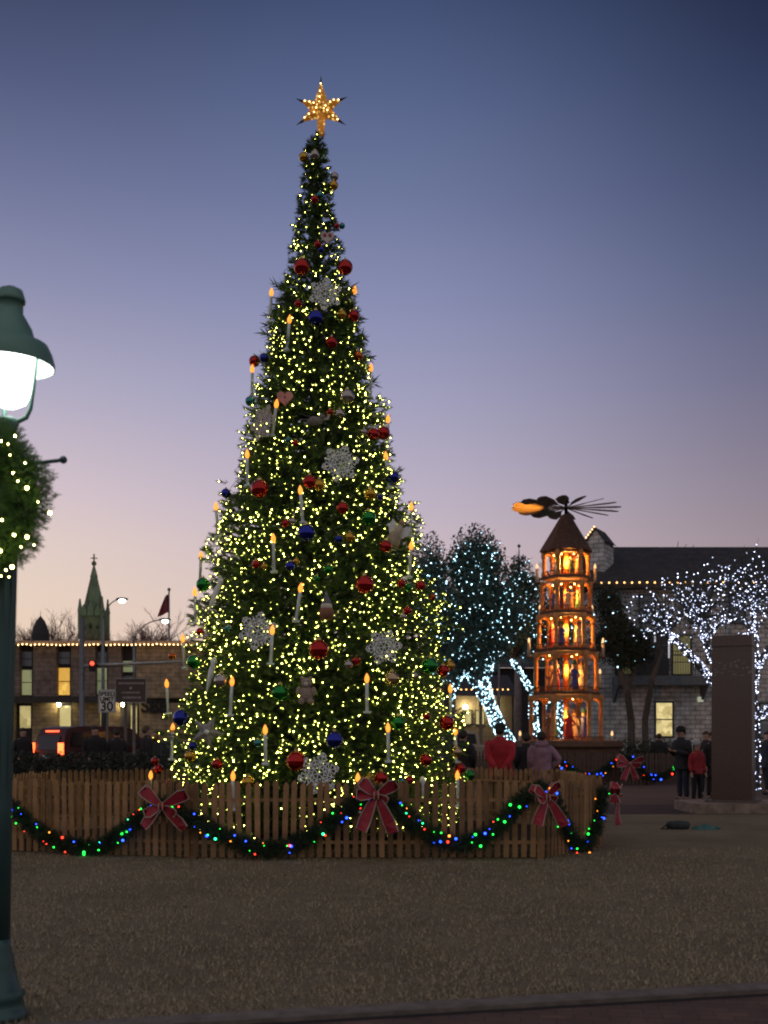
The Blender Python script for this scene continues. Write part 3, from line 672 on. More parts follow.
rib = mat('red_ribbon', (.34,.018,.038), .55, var=.2, scale=14, bump=.3); trim = mat('cream_trim', (.42,.34,.28), .5)
def bow(loc, s, label, rz=0, spreadf=1., tails=((-.30,-.52),(.34,-.50)), loops=((-.44,.30),(.50,.20),(-.46,-.02),(.40,-.06))):
    o = E('ribbon_bow', loc, label, 'bow', 'red bows on the garlands', rz)
    def strip(name, pts, w0, w1, close=False):
        pts = [Vector(p)*s for p in pts]; m = len(pts); wd = []
        wid = [(w0+(w1-w0)*math.sin(math.pi*.5*i/(m-1)) if not close else w0+(w1-w0)*math.sin(math.pi*i/(m-1)))*s for i in range(m)]
        for i in range(m):
            d = pts[min(i+1,m-1)]-pts[max(i-1,0)]; d.y = 0
            if d.length < 1e-4: d = (pts[m//2]-pts[0])
            d.y = 0; wd.append(Vector((d.z, 0.15*s, -d.x)).normalized())
            if i and wd[-1].dot(wd[-2]) < 0: wd[-1] = -wd[-1]
        b = MB(); b.ribbon(pts, wid, wd, .008); q = B(name, b, rib, o)
        for sg in (-1,1):
            e = MB(); e.ribbon([p+w*(ww/2)*sg+Vector((0,-.006,0)) for p, w, ww in zip(pts, wd, wid)], [.017*s]*m, wd, .012); B('ribbon_edge', e, trim, q)
    for x, z in loops:
        x *= spreadf
        pts = [(0,-.02,0),(x*.35,-.10,z*.35),(x*.75,-.13,z*.8),(x,-.08,z),(x*1.0,-.02,z*.96),(x*.7,.03,z*.6),(0,.0,0)]
        strip('loop', pts, .07, .28, True)
    for x, z in tails:
        x *= spreadf; strip('tail', [(0,-.03,0),(x*.35,-.10,z*.3),(x*.75,-.09,z*.7),(x,-.11,z)], .09, .24)
    k = MB(); k.ball((0,-.10*s,0), .075*s, 10, (1,.8,1)); B('knot', k, rib, o, True)
    k = MB(); k.ribbon([(-.03*s,-.165*s,.07*s),(-.035*s,-.175*s,0),(-.03*s,-.165*s,-.07*s)], [.02*s]*3, (1,0,0)); k.ribbon([(.04*s,-.165*s,.07*s),(.045*s,-.175*s,0),(.04*s,-.165*s,-.07*s)], [.02*s]*3, (1,0,0)); B('knot_trim', k, trim, o)
    return o
bow(Wp(162,806,fence_at(162)-.24), .66, 'red bow with cream edges at the left of the tree fence', 0, tails=((-.34,-.40),(.46,-.44)), loops=((-.38,.34),(.50,.24),(-.30,-.14),(.30,-.16)))
bow(Wp(376,795,fence_at(376)-.24), .72, 'red bow with long straight tails in the centre of the tree fence', 0, tails=((-.26,-.62),(.30,-.66)), loops=((-.28,.26),(.36,.20),(-.34,.02),(.20,-.12)))
bow(Wp(545,797,fence_at(545)-.24), .60, 'red bow where the tree fence turns its right front corner', .25, tails=((-.22,-.58),(.40,-.62)), loops=((-.30,.20),(.26,.28),(-.20,-.06),(.2,-.05)))
bow(Vector((3.3,15.85,Zp(797,15.8))), .60, 'red bow seen edge on at the right end of the tree fence', R(75), tails=((-.2,-.6),(.3,-.7)))
bow(Wp(629,764,35.3), .85, 'small distant red bow on the dark pyramid fence', 0, tails=((-.24,-.6),(.26,-.6)))

# ================================================================== STREET LAMP WITH WREATH
LY = 6.2; k_ = F/LY; lx = Xp(-6, LY)
lamp = E('street_lamp', (lx, LY, 0), 'tall green street lamp with a bright white globe and a wreath round its post', 'street lamp'); lamp.rotation_euler = (0, R(1.35), 0)
zb = Zp(1012, LY)
b = MB(); b.lathe([(.185,0),(.185,.05),(.165,.07),(.155,.12),(.172,.15),(.14,.18),(.108,.30),(.10,.36),(.082,.42),(.08,.46)], 24); B('base', b, darkmetal, lamp, True)
b = MB(); b.lathe([(.078,.44),(.071,1.2),(.066,2.2),(.062,3.1),(.05,3.3),(.045,3.33)], 20)
for i in range(10):
    a = i*math.pi/5; b.box(-.004,.004,-.004,.004,.5,2.95,Matrix.Rotation(a,4,'Z') @ Matrix.Translation((.066,0,0)))
B('post', b, darkmetal, lamp, True)
def lz(py): return Zp(py, LY)
pxw = LY/F
b = MB(); b.lathe([(44*pxw,lz(366)),(44*pxw,lz(362)),(41*pxw,lz(352)),(37*pxw,lz(344)),(24*pxw,lz(338)),(21*pxw,lz(328)),(14*pxw,lz(316)),(12*pxw,lz(313)),(12*pxw,lz(302)),(14*pxw,lz(302)),(14*pxw,lz(299)),(11*pxw,lz(290)),(5*pxw,lz(287)),(1*pxw,lz(286.5))], 32, caps=False)
B('lamp_shade', b, mat('lamp_green', (.13,.27,.22), .45, .1, var=.12, scale=4), lamp, True)
b = MB(); b.lathe([(24*pxw,lz(347)),(35*pxw,lz(347)),(42.5*pxw,lz(364)),(43*pxw,lz(366))], 32, caps=False); B('reflector', b, mat('white_enamel', (.8,.82,.8), .35, var=.03), lamp, True)
b = MB(); b.lathe([(27*pxw,lz(348)),(26*pxw,lz(365)),(22*pxw,lz(390)),(17*pxw,lz(402)),(8*pxw,lz(407)),(.5*pxw,lz(408))], 28); B('globe', b, emis('lamp_globe', (.90,1.0,.93), 5), lamp, True)
b = MB()
for a in (0, 2.09, 4.19):
    M = Matrix.Rotation(a, 3, 'Z'); b.tube([M @ Vector(p) for p in ((28*pxw,0,lz(348)),(25*pxw,0,lz(385)),(22*pxw,0,lz(408)),(18*pxw,0,lz(417)),(10*pxw,0,lz(421)),(0,0,lz(421)))], [.008,.01,.013,.014,.014,.014], 8)
b.lathe([(.045,lz(432)),(.06,lz(424)),(.06,lz(420)),(.03,lz(417))], 16); B('yoke', b, mat('lamp_green', (0,0,0)), lamp, True)
b = MB(); b.tube([(0,0,lz(466)),(.32,-.03,lz(460))], .011, 8); b.ball((.325,-.03,lz(459.6)), .022, 8); B('banner_arm', b, darkmetal, lamp, True)
# wreath
wr = E('wreath', (Xp(-24,LY-.22), LY-.22, lz(506)), 'large lit evergreen wreath hung on the lamp post', 'wreath')
P, D = [], []; Rm, rt = .28, .175
for i in range(9500):
    a = random.random()*6.283; bb = random.random()*6.283
    o_ = Vector((math.cos(a), 0, math.sin(a))); c = o_*Rm*(1+.05*math.sin(a*7)); c.z *= 1.12
    n_ = (o_*math.cos(bb)+Vector((0,-1,0))*math.sin(bb)).normalized()
    P.append(c+n_*rt*random.uniform(.15,.66)*(1+.12*math.sin(a*5+1))); D.append(n_+Vector((random.gauss(0,.5), random.gauss(0,.5), random.gauss(0,.5))))
v, f = needles(P, D, .040, 16, .019, .0028, .9); mk('greenery', v, f, mat('wreath_needles', (.085,.20,.05), .55, var=.4, scale=12), wr)
b = MB(); b.tube([(math.cos(a)*Rm, 0, math.sin(a)*Rm*1.12) for a in [k*math.pi/12 for k in range(25)]], .06, 8); B('frame', b, green_g, wr, True)
for px, py, r in [(15,436,3),(1,441,2.5),(8,444,2),(25,463,2.6),(13,473,2.6),(18,481,2.4),(27,488,5),(38,502,2.2),(50,513,5),(14,535,4),(27,537,5),(21,547,2.3),(34,545,2.5),(0,551,5),(12,567,5.5),(6,570,3),(9,577,2),(1,576,2.2),(10,455,2),(2,520,3),(-14,500,4),(-20,540,4)]:
    q = Wp(px, py, LY-.37+abs(px-10)*.001); v, f = inst([(0,0,0)], r*.34*LY/F); o = mk('bulb', v, f, emis('wreath_bulb', (1,.84,.28), 26), wr); o.location = q-wr.location
bow(Vector((lx-.20, LY-.36, lz(432))), .40, 'red velvet bow at the top of the lamp post wreath', .2)

# ================================================================== GENERIC TREES
def branchy(mb, p, d, l, r, depth, tips, spread=.5, segs=None):
    pts = [p]; q = p.copy(); dd = d.copy(); n = 4
    for i in range(n):
        dd = (dd+Vector((random.gauss(0,.13), random.gauss(0,.13), random.gauss(.02,.1)))).normalized(); q = q+dd*l/n; pts.append(q.copy())
    mb.tube(pts, [r*(1-.45*i/n) for i in range(n+1)], 5 if depth > 2 else 3, False)
    if segs is not None: segs.append((pts, depth))
    if depth == 0: tips.append(pts[-1]); return
    for k in range(random.choice((2,3,3))):
        a = (dd+Vector((random.gauss(0,spread), random.gauss(0,spread), random.gauss(.1,spread*.7)))).normalized()
        branchy(mb, pts[random.choice((-1,-1,-2))], a, l*random.uniform(.62,.85), r*.62, depth-1, tips, spread, segs)
twigm = mat('bare_twigs', (.15,.075,.06), .95)
def bare_tree(px, Y, top_py, label, depth=6, l=None, group='bare trees on the skyline', spread=.45):
    x = Xp(px, Y); h = Zp(top_py, Y); o = E('bare_tree', (x, Y, 0), label, 'tree', group); m = MB(); tips = []
    t = MB(); t.tube([(0,0,0),(0.1,0,h*.15),(0,0,h*.28)], [h*.03,h*.024,h*.02], 8); B('trunk', t, bark, o)
    for k in range(8): branchy(m, Vector((0,0,h*.26)), Vector((random.gauss(0,.5), random.gauss(0,.5), 1)).normalized(), h*.24, h*.017, depth-1, tips, spread)
    zt = max(v[2] for v in m.v); s = (h*1.0)/zt; m.v = [(x_*s, y_*s, z_*s) for x_, y_, z_ in m.v]
    B('crown', m, twigm, o)
bare_tree(56,110,612,'bare round tree between the dark dome and the church spire',7)
bare_tree(24,105,618,'bare tree beside the lamp post at the far left skyline',7)
bare_tree(131,95,607,'dense bare tree right of the church spire',7)
bare_tree(182,115,628,'bare tree behind the flagpole',7)
bare_tree(158,120,624,'small bare tree between the spire and the flagpole',5)
bare_tree(632,70,549,'bare twigs rising over the stone building roof left end',5,group=None)
bare_tree(655,75,549,'bare twigs over the stone building roof beside the first tree',5,group=None)
bare_tree(690,80,550,'bare twigs over the stone building roof further right',5,group=None)

oakleaf = mat('oak_leaves', (.045,.09,.07), .55, var=.45, scale=2)
def wrap_pts(pts, r, n):
    out_ = []; L_ = [0]
    for a, b in zip(pts, pts[1:]): L_.append(L_[-1]+(Vector(b)-Vector(a)).length)
    for i in range(n):
        s = random.random()*L_[-1]; p = Vector([float(np.interp(s, L_, [q[k] for q in pts])) for k in range(3)]); rr = r[0]+(r[1]-r[0])*s/L_[-1]
        a = random.random()*6.283; out_.append((p.x+math.cos(a)*(rr+.02), p.y+math.sin(a)*(rr+.02), p.z+random.gauss(0,.02)))
    return out_
def oak(limbs, Y, crown, nleaf, nlights, label, llabel, led, wrapped=True, size=.10, br=.019, leafm=oakleaf, clumps=70, name='oak_tree', light_crown=1., along=0):
    """limbs: list of (pixel polyline, r0, r1, bulbs); crown: list of (px,py,rx_px,ry_px,weight) lobes"""
    base = Wp(limbs[0][0][0][0], HY+H*F/Y, Y); o = E(name, base, label, 'tree'); t = MB(); lights = []; ends = []
    for pl, r0, r1, nb in limbs:
        pts = [Wp(x, y, Y+(0 if i == 0 else random.uniform(-.4,.4))) for i, (x, y) in enumerate(pl)]
        t.tube(pts, [r0+(r1-r0)*i/(len(pts)-1) for i in range(len(pts))], 8); ends.append(pts[-1])
        if nb: lights += wrap_pts(pts, (r0, r1), nb)
    br_ = MB(); LPs = []; LT = []; tw = sum(c[4] for c in crown)
    for cx, cy, rx, ry, w in crown:
        c = Wp(cx, cy, Y); sx, sz = rx*Y/F, ry*Y/F
        for k in range(int(clumps*w/tw)):
            while True:
                u = Vector((random.uniform(-1,1), random.uniform(-1,1), random.uniform(-1,1)))
                if .25 < u.length < 1: break
            cc = c+Vector((u.x*sx*(1-.35*max(0,u.z)), u.y*sx*.9, u.z*sz)); e = min(ends, key=lambda q: (q-cc).length)
            mid_ = (e+cc)/2+Vector((random.gauss(0,.2), random.gauss(0,.2), random.gauss(.1,.2))); bz = bez(e, mid_, cc, 5); br_.tube(bz, [.05,.04,.03,.022,.015,.01], 4, False)
            if along: LT += wrap_pts(bz, (.045,.012), along)
            m_ = int(nleaf*w/tw/(clumps*w/tw)); g_ = rng.normal(size=(m_,3)); g_ *= (np.minimum(np.linalg.norm(g_,axis=1),1.9)/np.linalg.norm(g_,axis=1))[:,None]; g_ = g_*np.array([.26,.26,.24])*(.8+.5*random.random()); LPs.append(g_+np.array(cc))
            nl = int(nlights/clumps*light_crown*random.uniform(.5,1.5))
            for _ in range(nl):
                gg = rng.normal(size=3); gg /= np.linalg.norm(gg); LT.append(tuple(np.array(cc)+gg*np.array([.42,.42,.36])*random.uniform(.6,1.2)))
            for _ in range(4):
                tw2 = cc+Vector((random.gauss(0,.35), random.gauss(0,.35), random.gauss(.05,.3))); br_.tube([cc, tw2], [.012,.004], 3, False)
    B('trunk', t, bark, o, world=True); B('limb', br_, bark, o, world=True)
    if LPs: v, f = leaves(np.concatenate(LPs), size); mk('crown', v-np.array(base), f, leafm, o)
    allp = np.array(lights+LT); d_ = allp[:,1]
    string_lights('string_lights', llabel, 'string lights', allp, br, led, oct_=False, group='white string lights on the oaks', spread=.7, order=d_)
oak([([(508,742),(498,725),(488,700),(484,680)], .24,.14, 420), ([(488,705),(478,690),(466,672)], .13,.07, 90), ([(484,690),(489,672),(492,655)], .12,.07, 80)], 34.,
    [(477,620,42,48,6),(476,566,22,30,2.2),(460,650,32,22,2)], 42000, 850, 'bushy oak with a pointed top and leaning lit trunk left of the pyramid', 'cool white lights on the pointed oak with the leaning trunk', M_LED, clumps=120)
oak([([(536,742),(533,715),(534,690)], .17,.13, 170), ([(534,695),(524,678),(512,660)], .12,.07, 110), ([(550,742),(547,722),(552,698),(556,665)], .16,.09, 190), ([(563,742),(560,715),(562,690)], .12,.08, 110)], 42.,
    [(520,624,36,40,4),(521,588,18,24,1.4),(548,640,30,28,2)], 30000, 480, 'oak with several lit trunks directly behind the pyramid', 'cool white lights on the many stemmed oak behind the pyramid', M_LED, clumps=90, br=.023)
oak([([(447,760),(450,720),(446,680)], .2,.12, 40), ([(450,700),(458,680),(468,668)], .1,.06, 60)], 37.,
    [(434,610,24,48,3),(428,575,12,30,1),(440,650,30,26,1.4)], 22000, 330, 'dark oak half hidden behind the right edge of the Christmas tree', 'cool white lights on the oak half hidden by the Christmas tree', M_LED, clumps=70, br=.021)
oak([([(632,768),(631,720),(627,690),(618,665)], .17,.10, 0), ([(646,768),(645,720),(652,680),(662,650)], .15,.09, 0), ([(627,690),(636,668),(640,650)], .09,.05, 0)], 43.5,
    [(617,638,20,24,3),(634,650,16,16,2),(606,606,10,16,.8)], 20000, 60, 'small dark leafed oak with two bare grey trunks before the stone wall', 'few scattered white lights on the small two trunked oak', M_LED, clumps=60, br=.026, leafm=mat('dark_oak_leaves', (.018,.032,.022), .7, var=.4, scale=2))
oak([([(741,790),(738,740),(732,700),(712,680),(690,655),(667,632)], .17,.09, 620), ([(732,700),(716,665),(704,640),(700,618)], .11,.05, 150), ([(757,790),(757,750),(756,720),(755,690),(757,665),(753,620),(754,595)], .08,.04, 240),
     ([(756,722),(768,708),(786,700)], .10,.06, 90), ([(756,668),(768,648),(790,625)], .10,.05, 110), ([(704,640),(722,622),(745,618),(757,640)], .05,.04, 90)], 30.,
    [(668,612,40,30,3.0),(706,595,46,36,3.4),(748,590,46,38,3.6),(790,600,40,40,2),(690,640,50,14,1)], 3600, 480, 'spreading oak wrapped in violet white lights behind the granite pillar', 'violet white lights wrapped round the oak behind the granite pillar', M_LEDV, clumps=150, size=.06, br=.0145, along=5)

# ================================================================== CHRISTMAS PYRAMID
PY = 39.; PX = Xp(566, PY); s_ = PY/F
pyr = E('christmas_pyramid', (PX, PY, 0), 'tall five tier wooden Christmas pyramid glowing orange with a rotor on top', 'Christmas pyramid')
wp = mat('pyramid_wood', (.55,.23,.06), .6, var=.3, scale=6); wdk = mat('pyramid_dark_wood', (.12,.055,.03), .7, var=.3, scale=6)
def hexring(r, z0, z1, r2=None, n=6, rot=0.):
    r2 = r if r2 is None else r2; b = MB(); b.lathe([(r,z0),(r2,z1)], n, M=Matrix.Rotation(rot,4,'Z')); return b
tiers = [(742,693,35,34),(693,650,30,29),(650,613,27,26),(613,580,24,23.5),(578,550,22,21)]   # floor row, ceiling row, radius px
b = hexring(50*s_/.93, .0, Zp(748,PY)); B('plinth', b, wdk, pyr)
b = MB(); b.lathe([(52*s_/.93,Zp(748,PY)),(54*s_/.93,Zp(746,PY)),(53*s_/.93,Zp(741,PY)),(40*s_,Zp(740,PY))], 6); B('plinth_top', b, wdk, pyr)
b = MB()
for k in range(6):
    M = Matrix.Rotation(R(30+60*k),4,'Z'); ap = 50*s_/.93*math.cos(R(30))
    for j in range(-5,6): b.box(ap+.002, ap+.025, j*.16-.06, j*.16+.06, .06, Zp(752,PY), M)
B('plinth_boards', b, mat('plinth_board', (.11,.06,.04), .8, var=.3), pyr)
def arch(w, h, t):
    n = 10; pts = [(-w/2,h),(-w/2,0)]; pts += [(-w/2+.06*w,0)]
    for i in range(n+1):
        a = math.pi*(1-i/n); pts.append((math.cos(a)*w*.44, h*.62*math.sin(a)))
    pts += [(w/2,0),(w/2,h)]
    return pts
warm_l = emis('pyramid_lamp', (1,.50,.13), 30)
figm = [mat('figure_red', (.45,.03,.03), .5), mat('figure_blue', (.05,.08,.3), .5), mat('figure_cream', (.6,.5,.35), .5), mat('figure_green', (.05,.18,.08), .5), mat('figure_brown', (.2,.1,.05), .5)]
for ti, (f0, c0_, r0, r1) in enumerate(tiers):
    z0, z1 = Zp(f0, PY), Zp(c0_, PY); r = r0*s_
    fl = MB(); fl.lathe([(r*1.02,z0-.10),(r*1.14,z0-.07),(r*1.14,z0+.02),(r*1.0,z0+.03)], 6); B('floor', fl, wdk if ti else wdk, pyr)
    # low balustrade
    bl = MB()
    for k in range(6):
        a0, a1 = R(60*k), R(60*k+60); p0 = Vector((math.cos(a0), math.sin(a0), 0))*r*1.08; p1 = Vector((math.cos(a1), math.sin(a1), 0))*r*1.08
        bl.tube([p0+Vector((0,0,z0+.19)), p1+Vector((0,0,z0+.19))], .018, 4)
        for j in range(9): q = p0.lerp(p1, j/9); bl.tube([q+Vector((0,0,z0)), q+Vector((0,0,z0+.19))], .014, 4)
    B('balustrade', bl, wdk, pyr)
    for k in range(6):
        a = R(60*k); q = Vector((math.cos(a)*r, math.sin(a)*r, 0)); p = MB(); p.lathe([(.10,z0),(.10,z0+.15),(.07,z0+.2),(.08,(z0+z1)/2),(.07,z1-.35),(.10,z1-.3),(.10,z1-.08)], 8, (q.x,q.y,0)); B('column', p, wp, pyr, True)
        a2 = R(60*k+30); ap = r*math.cos(R(30)); w = r*.98; hh = (z1-z0)*.22
        M = Matrix.Translation((math.cos(a2)*ap, math.sin(a2)*ap, z1-.10-hh)) @ Matrix.Rotation(a2+R(90),4,'Z')
        pa = MB(); n = 10
        top = [(x*w/2*1.0, hh) for x in (-1,1)]
        # arch as a strip between the flat top and the curve
        vs = []
        for i in range(n+1):
            x = -w/2+w*i/n; zc_ = hh*.72*math.sqrt(max(0, 1-(2*x/w)**2)); vs += [(x,-.025,zc_),(x,-.025,hh),(x,.025,zc_),(x,.025,hh)]
        fs = []
        for i in range(n):
            o_ = i*4; fs += [(o_,o_+4,o_+5,o_+1),(o_+2,o_+3,o_+7,o_+6),(o_,o_+2,o_+6,o_+4)]
        pa.add([M @ Vector(v) for v in vs], fs); B('arch', pa, wp, pyr)
    sh = MB(); sh.lathe([(.10,z0),(.10,z1-.05)], 10); B('shaft', sh, wp, pyr, True)
    dk = MB(); dk.lathe([(r*.66,z0+.06),(r*.66,z0+.11)], 16); B('turntable', dk, wp, pyr)
    # lamps hidden up under each ceiling
    P = [(math.cos(a)*r*.55, math.sin(a)*r*.55, z1-.20) for a in [R(60*k) for k in range(6)]]
    for p_ in P: v, f = inst([(0,0,0)], .022); q = mk('tier_lamp', v, f, warm_l, pyr); q.location = p_
    nf = 5
    for k in range(nf):
        a = R(-90+360/nf*k+ti*23); c = Vector((math.cos(a)*r*.52, math.sin(a)*r*.52, z0+.11)); hh = min(1.0, (z1-z0)*.62); fg = MB()
        fg.lathe([(.17*hh,0),(.15*hh,.25*hh),(.10*hh,.5*hh),(.13*hh,.68*hh),(.12*hh,.74*hh),(.04*hh,.78*hh),(.045*hh,.80*hh)], 10, c)
        q = B('carved_figure', fg, figm[(k+ti) % 5], pyr, True)
        hd = MB(); hd.ball((c.x,c.y,c.z+.87*hh), .095*hh, 8); B('figure_head', hd, mat('figure_skin', (.5,.33,.22), .5), q, True)
        ht = MB(); ht.lathe([(.12*hh,0),(.10*hh,.02*hh),(.08*hh,.05*hh),(.05*hh,.16*hh),(.01*hh,.2*hh)], 8, (c.x,c.y,c.z+.92*hh)); B('figure_hat', ht, figm[(k+ti+2) % 5], q, True)
        for s in (-1,1):
            am = MB(); tx = Vector((-math.sin(a), math.cos(a), 0))*s; oo = Vector((math.cos(a), math.sin(a), 0)); am.tube([c+tx*.12*hh+Vector((0,0,.70*hh)), c+tx*.19*hh+oo*.03+Vector((0,0,.52*hh)), c+tx*.10*hh+oo*.14*hh+Vector((0,0,.46*hh))], .035*hh, 6)
            B('figure_arm', am, figm[(k+ti) % 5], q, True)
    L_ = bpy.data.lights.new('tier_light', 'POINT'); L_.energy = [75,85,120,125,150][ti]; L_.color = (1,.40,.07); L_.shadow_soft_size = .12; lo = bpy.data.objects.new('tier_light', L_); link(lo, pyr); lo.location = (.0, -.24, (z0+z1)/2+.05)
zr0, zr1 = Zp(551, PY), Zp(515, PY)
b = MB(); b.lathe([(24.5*s_,zr0-.06),(26.5*s_,zr0-.04),(26*s_,zr0+.02),(14*s_,(zr0+zr1)/2+.08),(5*s_,zr1-.02),(3*s_,zr1+.02)], 8); B('roof', b, mat('pyramid_shingle', (.10,.05,.035), .8, var=.35, scale=8, bump=.6), pyr)
b = MB(); b.lathe([(.06,zr1),(.06,Zp(497,PY)),(.13,Zp(503,PY)-.0),(.05,Zp(496,PY))], 12); b.ball((0,0,Zp(499,PY)), .11, 8); B('rotor_hub', b, blackm, pyr, True)
zr = Zp(508, PY); nbl = 16
bladem = mat('blade_board', (.24,.18,.14), .6, var=.25, scale=6)
for k in range(nbl):
    a = 2*math.pi*k/nbl+.13; M = Matrix.Translation((0,0,zr)) @ Matrix.Rotation(R(2.0),4,'Y') @ Matrix.Rotation(a,4,'Z') @ Matrix.Rotation(R(19),4,'X')
    b = MB(); b.tube([M @ Vector((.08,0,0)), M @ Vector((1.0,0,0))], .022, 5)
    o_ = [(.62,-.035),(1.15,-.17),(1.75,-.19),(1.92,-.07),(1.92,.07),(1.75,.19),(1.15,.17),(.62,.035)]; n = len(o_)
    b.add([M @ Vector((x,y,-.012)) for x, y in o_]+[M @ Vector((x,y,.012)) for x, y in o_], [tuple(range(n-1,-1,-1)), tuple(range(n,2*n))]+[(i,(i+1)%n,(i+1)%n+n,i+n) for i in range(n)])
    B('rotor_blade', b, bladem, pyr)
def pcandle(px, py, arm_to):
    p = Wp(px, py, PY)-Vector((PX,PY,0)); b = MB(); b.lathe([(.055,-.42),(.055,.08)], 10, p); c = B('side_candle', b, mat('candle_cream', (.55,.42,.28), .6), pyr, True)
    b = MB(); b.lathe([(.02,.08),(.045,.12),(.035,.2),(.005,.26)], 8, p); B('candle_flame', b, emis('pyramid_flame', (1,.55,.22), 1.6), c, True)
    b = MB(); b.lathe([(.11,-.46),(.12,-.42)], 10, p); b.tube([p+Vector((0,0,-.45)), Vector((arm_to*s_,0,p.z-.52))], .025, 6); B('candle_bracket', b, wdk, pyr, True)
for px, py, at_ in [(537,571,-20),(595,571,20),(540,612,-20),(592,612,20),(529,645,-24),(603,645,24),(535,676,-30),(600,676,30),(520,738,-48),(612,738,46)]: pcandle(px, py, at_)
sl = bpy.data.lights.new('rotor_spot', 'SPOT'); sl.energy = 520; sl.color = (1,.40,.05); sl.spot_size = R(50); sl.spot_blend = .5; sl.shadow_soft_size = .05
so = bpy.data.objects.new('rotor_spot', sl); link(so, pyr); so.location = Vector((-1.25, -.9, Zp(548,PY))); so.rotation_euler = (Vector((-1.5,0,zr))-so.location).to_track_quat('-Z','Y').to_euler()

# ================================================================== RIGHT BUILDING
BY = 46.; kb = BY/F
x0, x1 = Xp(590,BY), Xp(1010,BY); zE = Zp(583,BY)
rb = E('stone_building', ((x0+x1)/2, BY+5, 0), 'long two storey limestone building with dark roof and string lit eaves', 'building')
lime = brick('limestone_block', (.58,.60,.61), (.47,.48,.50), (.20,.20,.205), .42, .19, .02)
b = MB(); b.box(x0, x1, BY, BY+10, 0, zE); B('wall', b, lime, rb, world=True)
zR = H+(HY-547)*(BY+5)/F
b = MB(); b.add([(x0-.3,BY-.5,zE-.12),(x1,BY-.5,zE-.12),(x1,BY+5,zR),(x0-.3,BY+5,zR),(x0-.3,BY+10.5,zE-.12),(x1,BY+10.5,zE-.12),(x0-.3,BY-.5,zE-.28),(x1,BY-.5,zE-.28),(x0-.3,BY+10.5,zE-.28),(x1,BY+10.5,zE-.28)],
    [(0,1,2,3),(3,2,5,4),(6,7,1,0),(8,4,5,9),(0,3,4,8,6),(6,8,9,7),(1,7,9,5,2)])
roofm = brick('dark_shingle', (.045,.042,.045), (.035,.034,.038), (.02,.02,.022), .3, .14, .01); B('roof', b, roofm, rb, world=True)
gt = MB(); M = Matrix.Translation((Xp(600,BY+2), BY+2, 0)) @ Matrix.Rotation(R(-28),4,'Z')
w = .40; gt.box(-w, w, -.7, .7, 0, Zp(544,BY+2), M); g2 = MB(); zt_, zp_ = Zp(544,BY+2), Zp(532,BY+2)
gt.add([M @ Vector(p) for p in ((-w,-.7,zt_),(w,-.7,zt_),(0,-.7,zp_),(-w,.7,zt_),(w,.7,zt_),(0,.7,zp_))], [(0,1,2),(4,3,5),(1,4,5,2),(3,0,2,5)])
q = B('chimney', gt, lime, rb, world=True)
g2.add([M @ Vector(p) for p in ((-w-.12,-.8,zt_-.05),(0,-.8,zp_+.1),(w+.12,-.8,zt_-.05),(-w-.12,.8,zt_-.05),(0,.8,zp_+.1),(w+.12,.8,zt_-.05),(-w-.12,-.8,zt_-.13),(0,-.8,zp_+.02),(w+.12,-.8,zt_-.13))], [(0,1,4,3),(1,2,5,4),(6,7,1,0),(7,8,2,1)]); B('chimney_roof', g2, roofm, rb, world=True)
framem = mat('window_frame_dark', (.02,.022,.025), .5); pane_y = winmat('pane_warm', (.95,.78,.36), (.40,.30,.10), 1.0, 4.5)
def window(parent, px0, px1, py0, py1, Y, pm, bars=1, fm_=None, d=.06):
    a, b_ = Xp(px0,Y), Xp(px1,Y); z0, z1 = Zp(py1,Y), Zp(py0,Y); t = .07; m = MB()
    for q in ((a-t,a,z0-t,z1+t),(b_,b_+t,z0-t,z1+t)): m.box(q[0],q[1],Y-d,Y+.01,q[2],q[3])
    m.box(a,b_,Y-d,Y+.01,z1,z1+t); m.box(a,b_,Y-d,Y+.01,z0-t,z0)
    for i in range(bars): zz_ = z0+(z1-z0)*(i+1)/(bars+1); m.box(a,b_,Y-d*.8,Y+.01,zz_-.025,zz_+.025)
    o = B('window', m, fm_ or framem, parent, world=True); m = MB(); m.box(a,b_,Y-.02,Y-.004,z0,z1); B('pane', m, pm, o, world=True); return o
window(rb, 656,672,703,736,BY,pane_y)
m = MB(); m.box(Xp(654,BY),Xp(674,BY),BY-.05,BY,Zp(702,BY)+.12,Zp(696,BY)); B('lintel', m, mat('lintel_stone', (.3,.29,.28), .9), rb, world=True)
pane_d = winmat('pane_dim', (.20,.17,.06), (.11,.10,.04), .8, 1.2)
for a, c in ((617,631),(673,690)): window(rb, a, c, 636, 674, BY, pane_d, 1)
m = MB(); m.box(Xp(634,BY),Xp(669,BY),BY-.04,BY,Zp(676,BY),Zp(632,BY)); B('balcony_door', m, mat('dark_door', (.03,.03,.035), .5), rb, world=True)
m = MB(); m.box(Xp(612,BY),Xp(703,BY),BY-1.1,BY-.001,Zp(686,BY),Zp(677,BY))
blk = mat('balcony_board', (.10,.125,.15), .7); q = B('balcony', m, blk, rb, world=True)
m = MB()
for z in (Zp(677,BY)+.55, Zp(677,BY)+1.0): m.tube([(Xp(612,BY),BY-1.08,z),(Xp(703,BY),BY-1.08,z)], .02, 4)
for i in range(38): x = Xp(612+i*91/37,BY); m.tube([(x,BY-1.08,Zp(677,BY)),(x,BY-1.08,Zp(677,BY)+1.0)], .011, 4)
B('railing', m, framem, q, world=True)
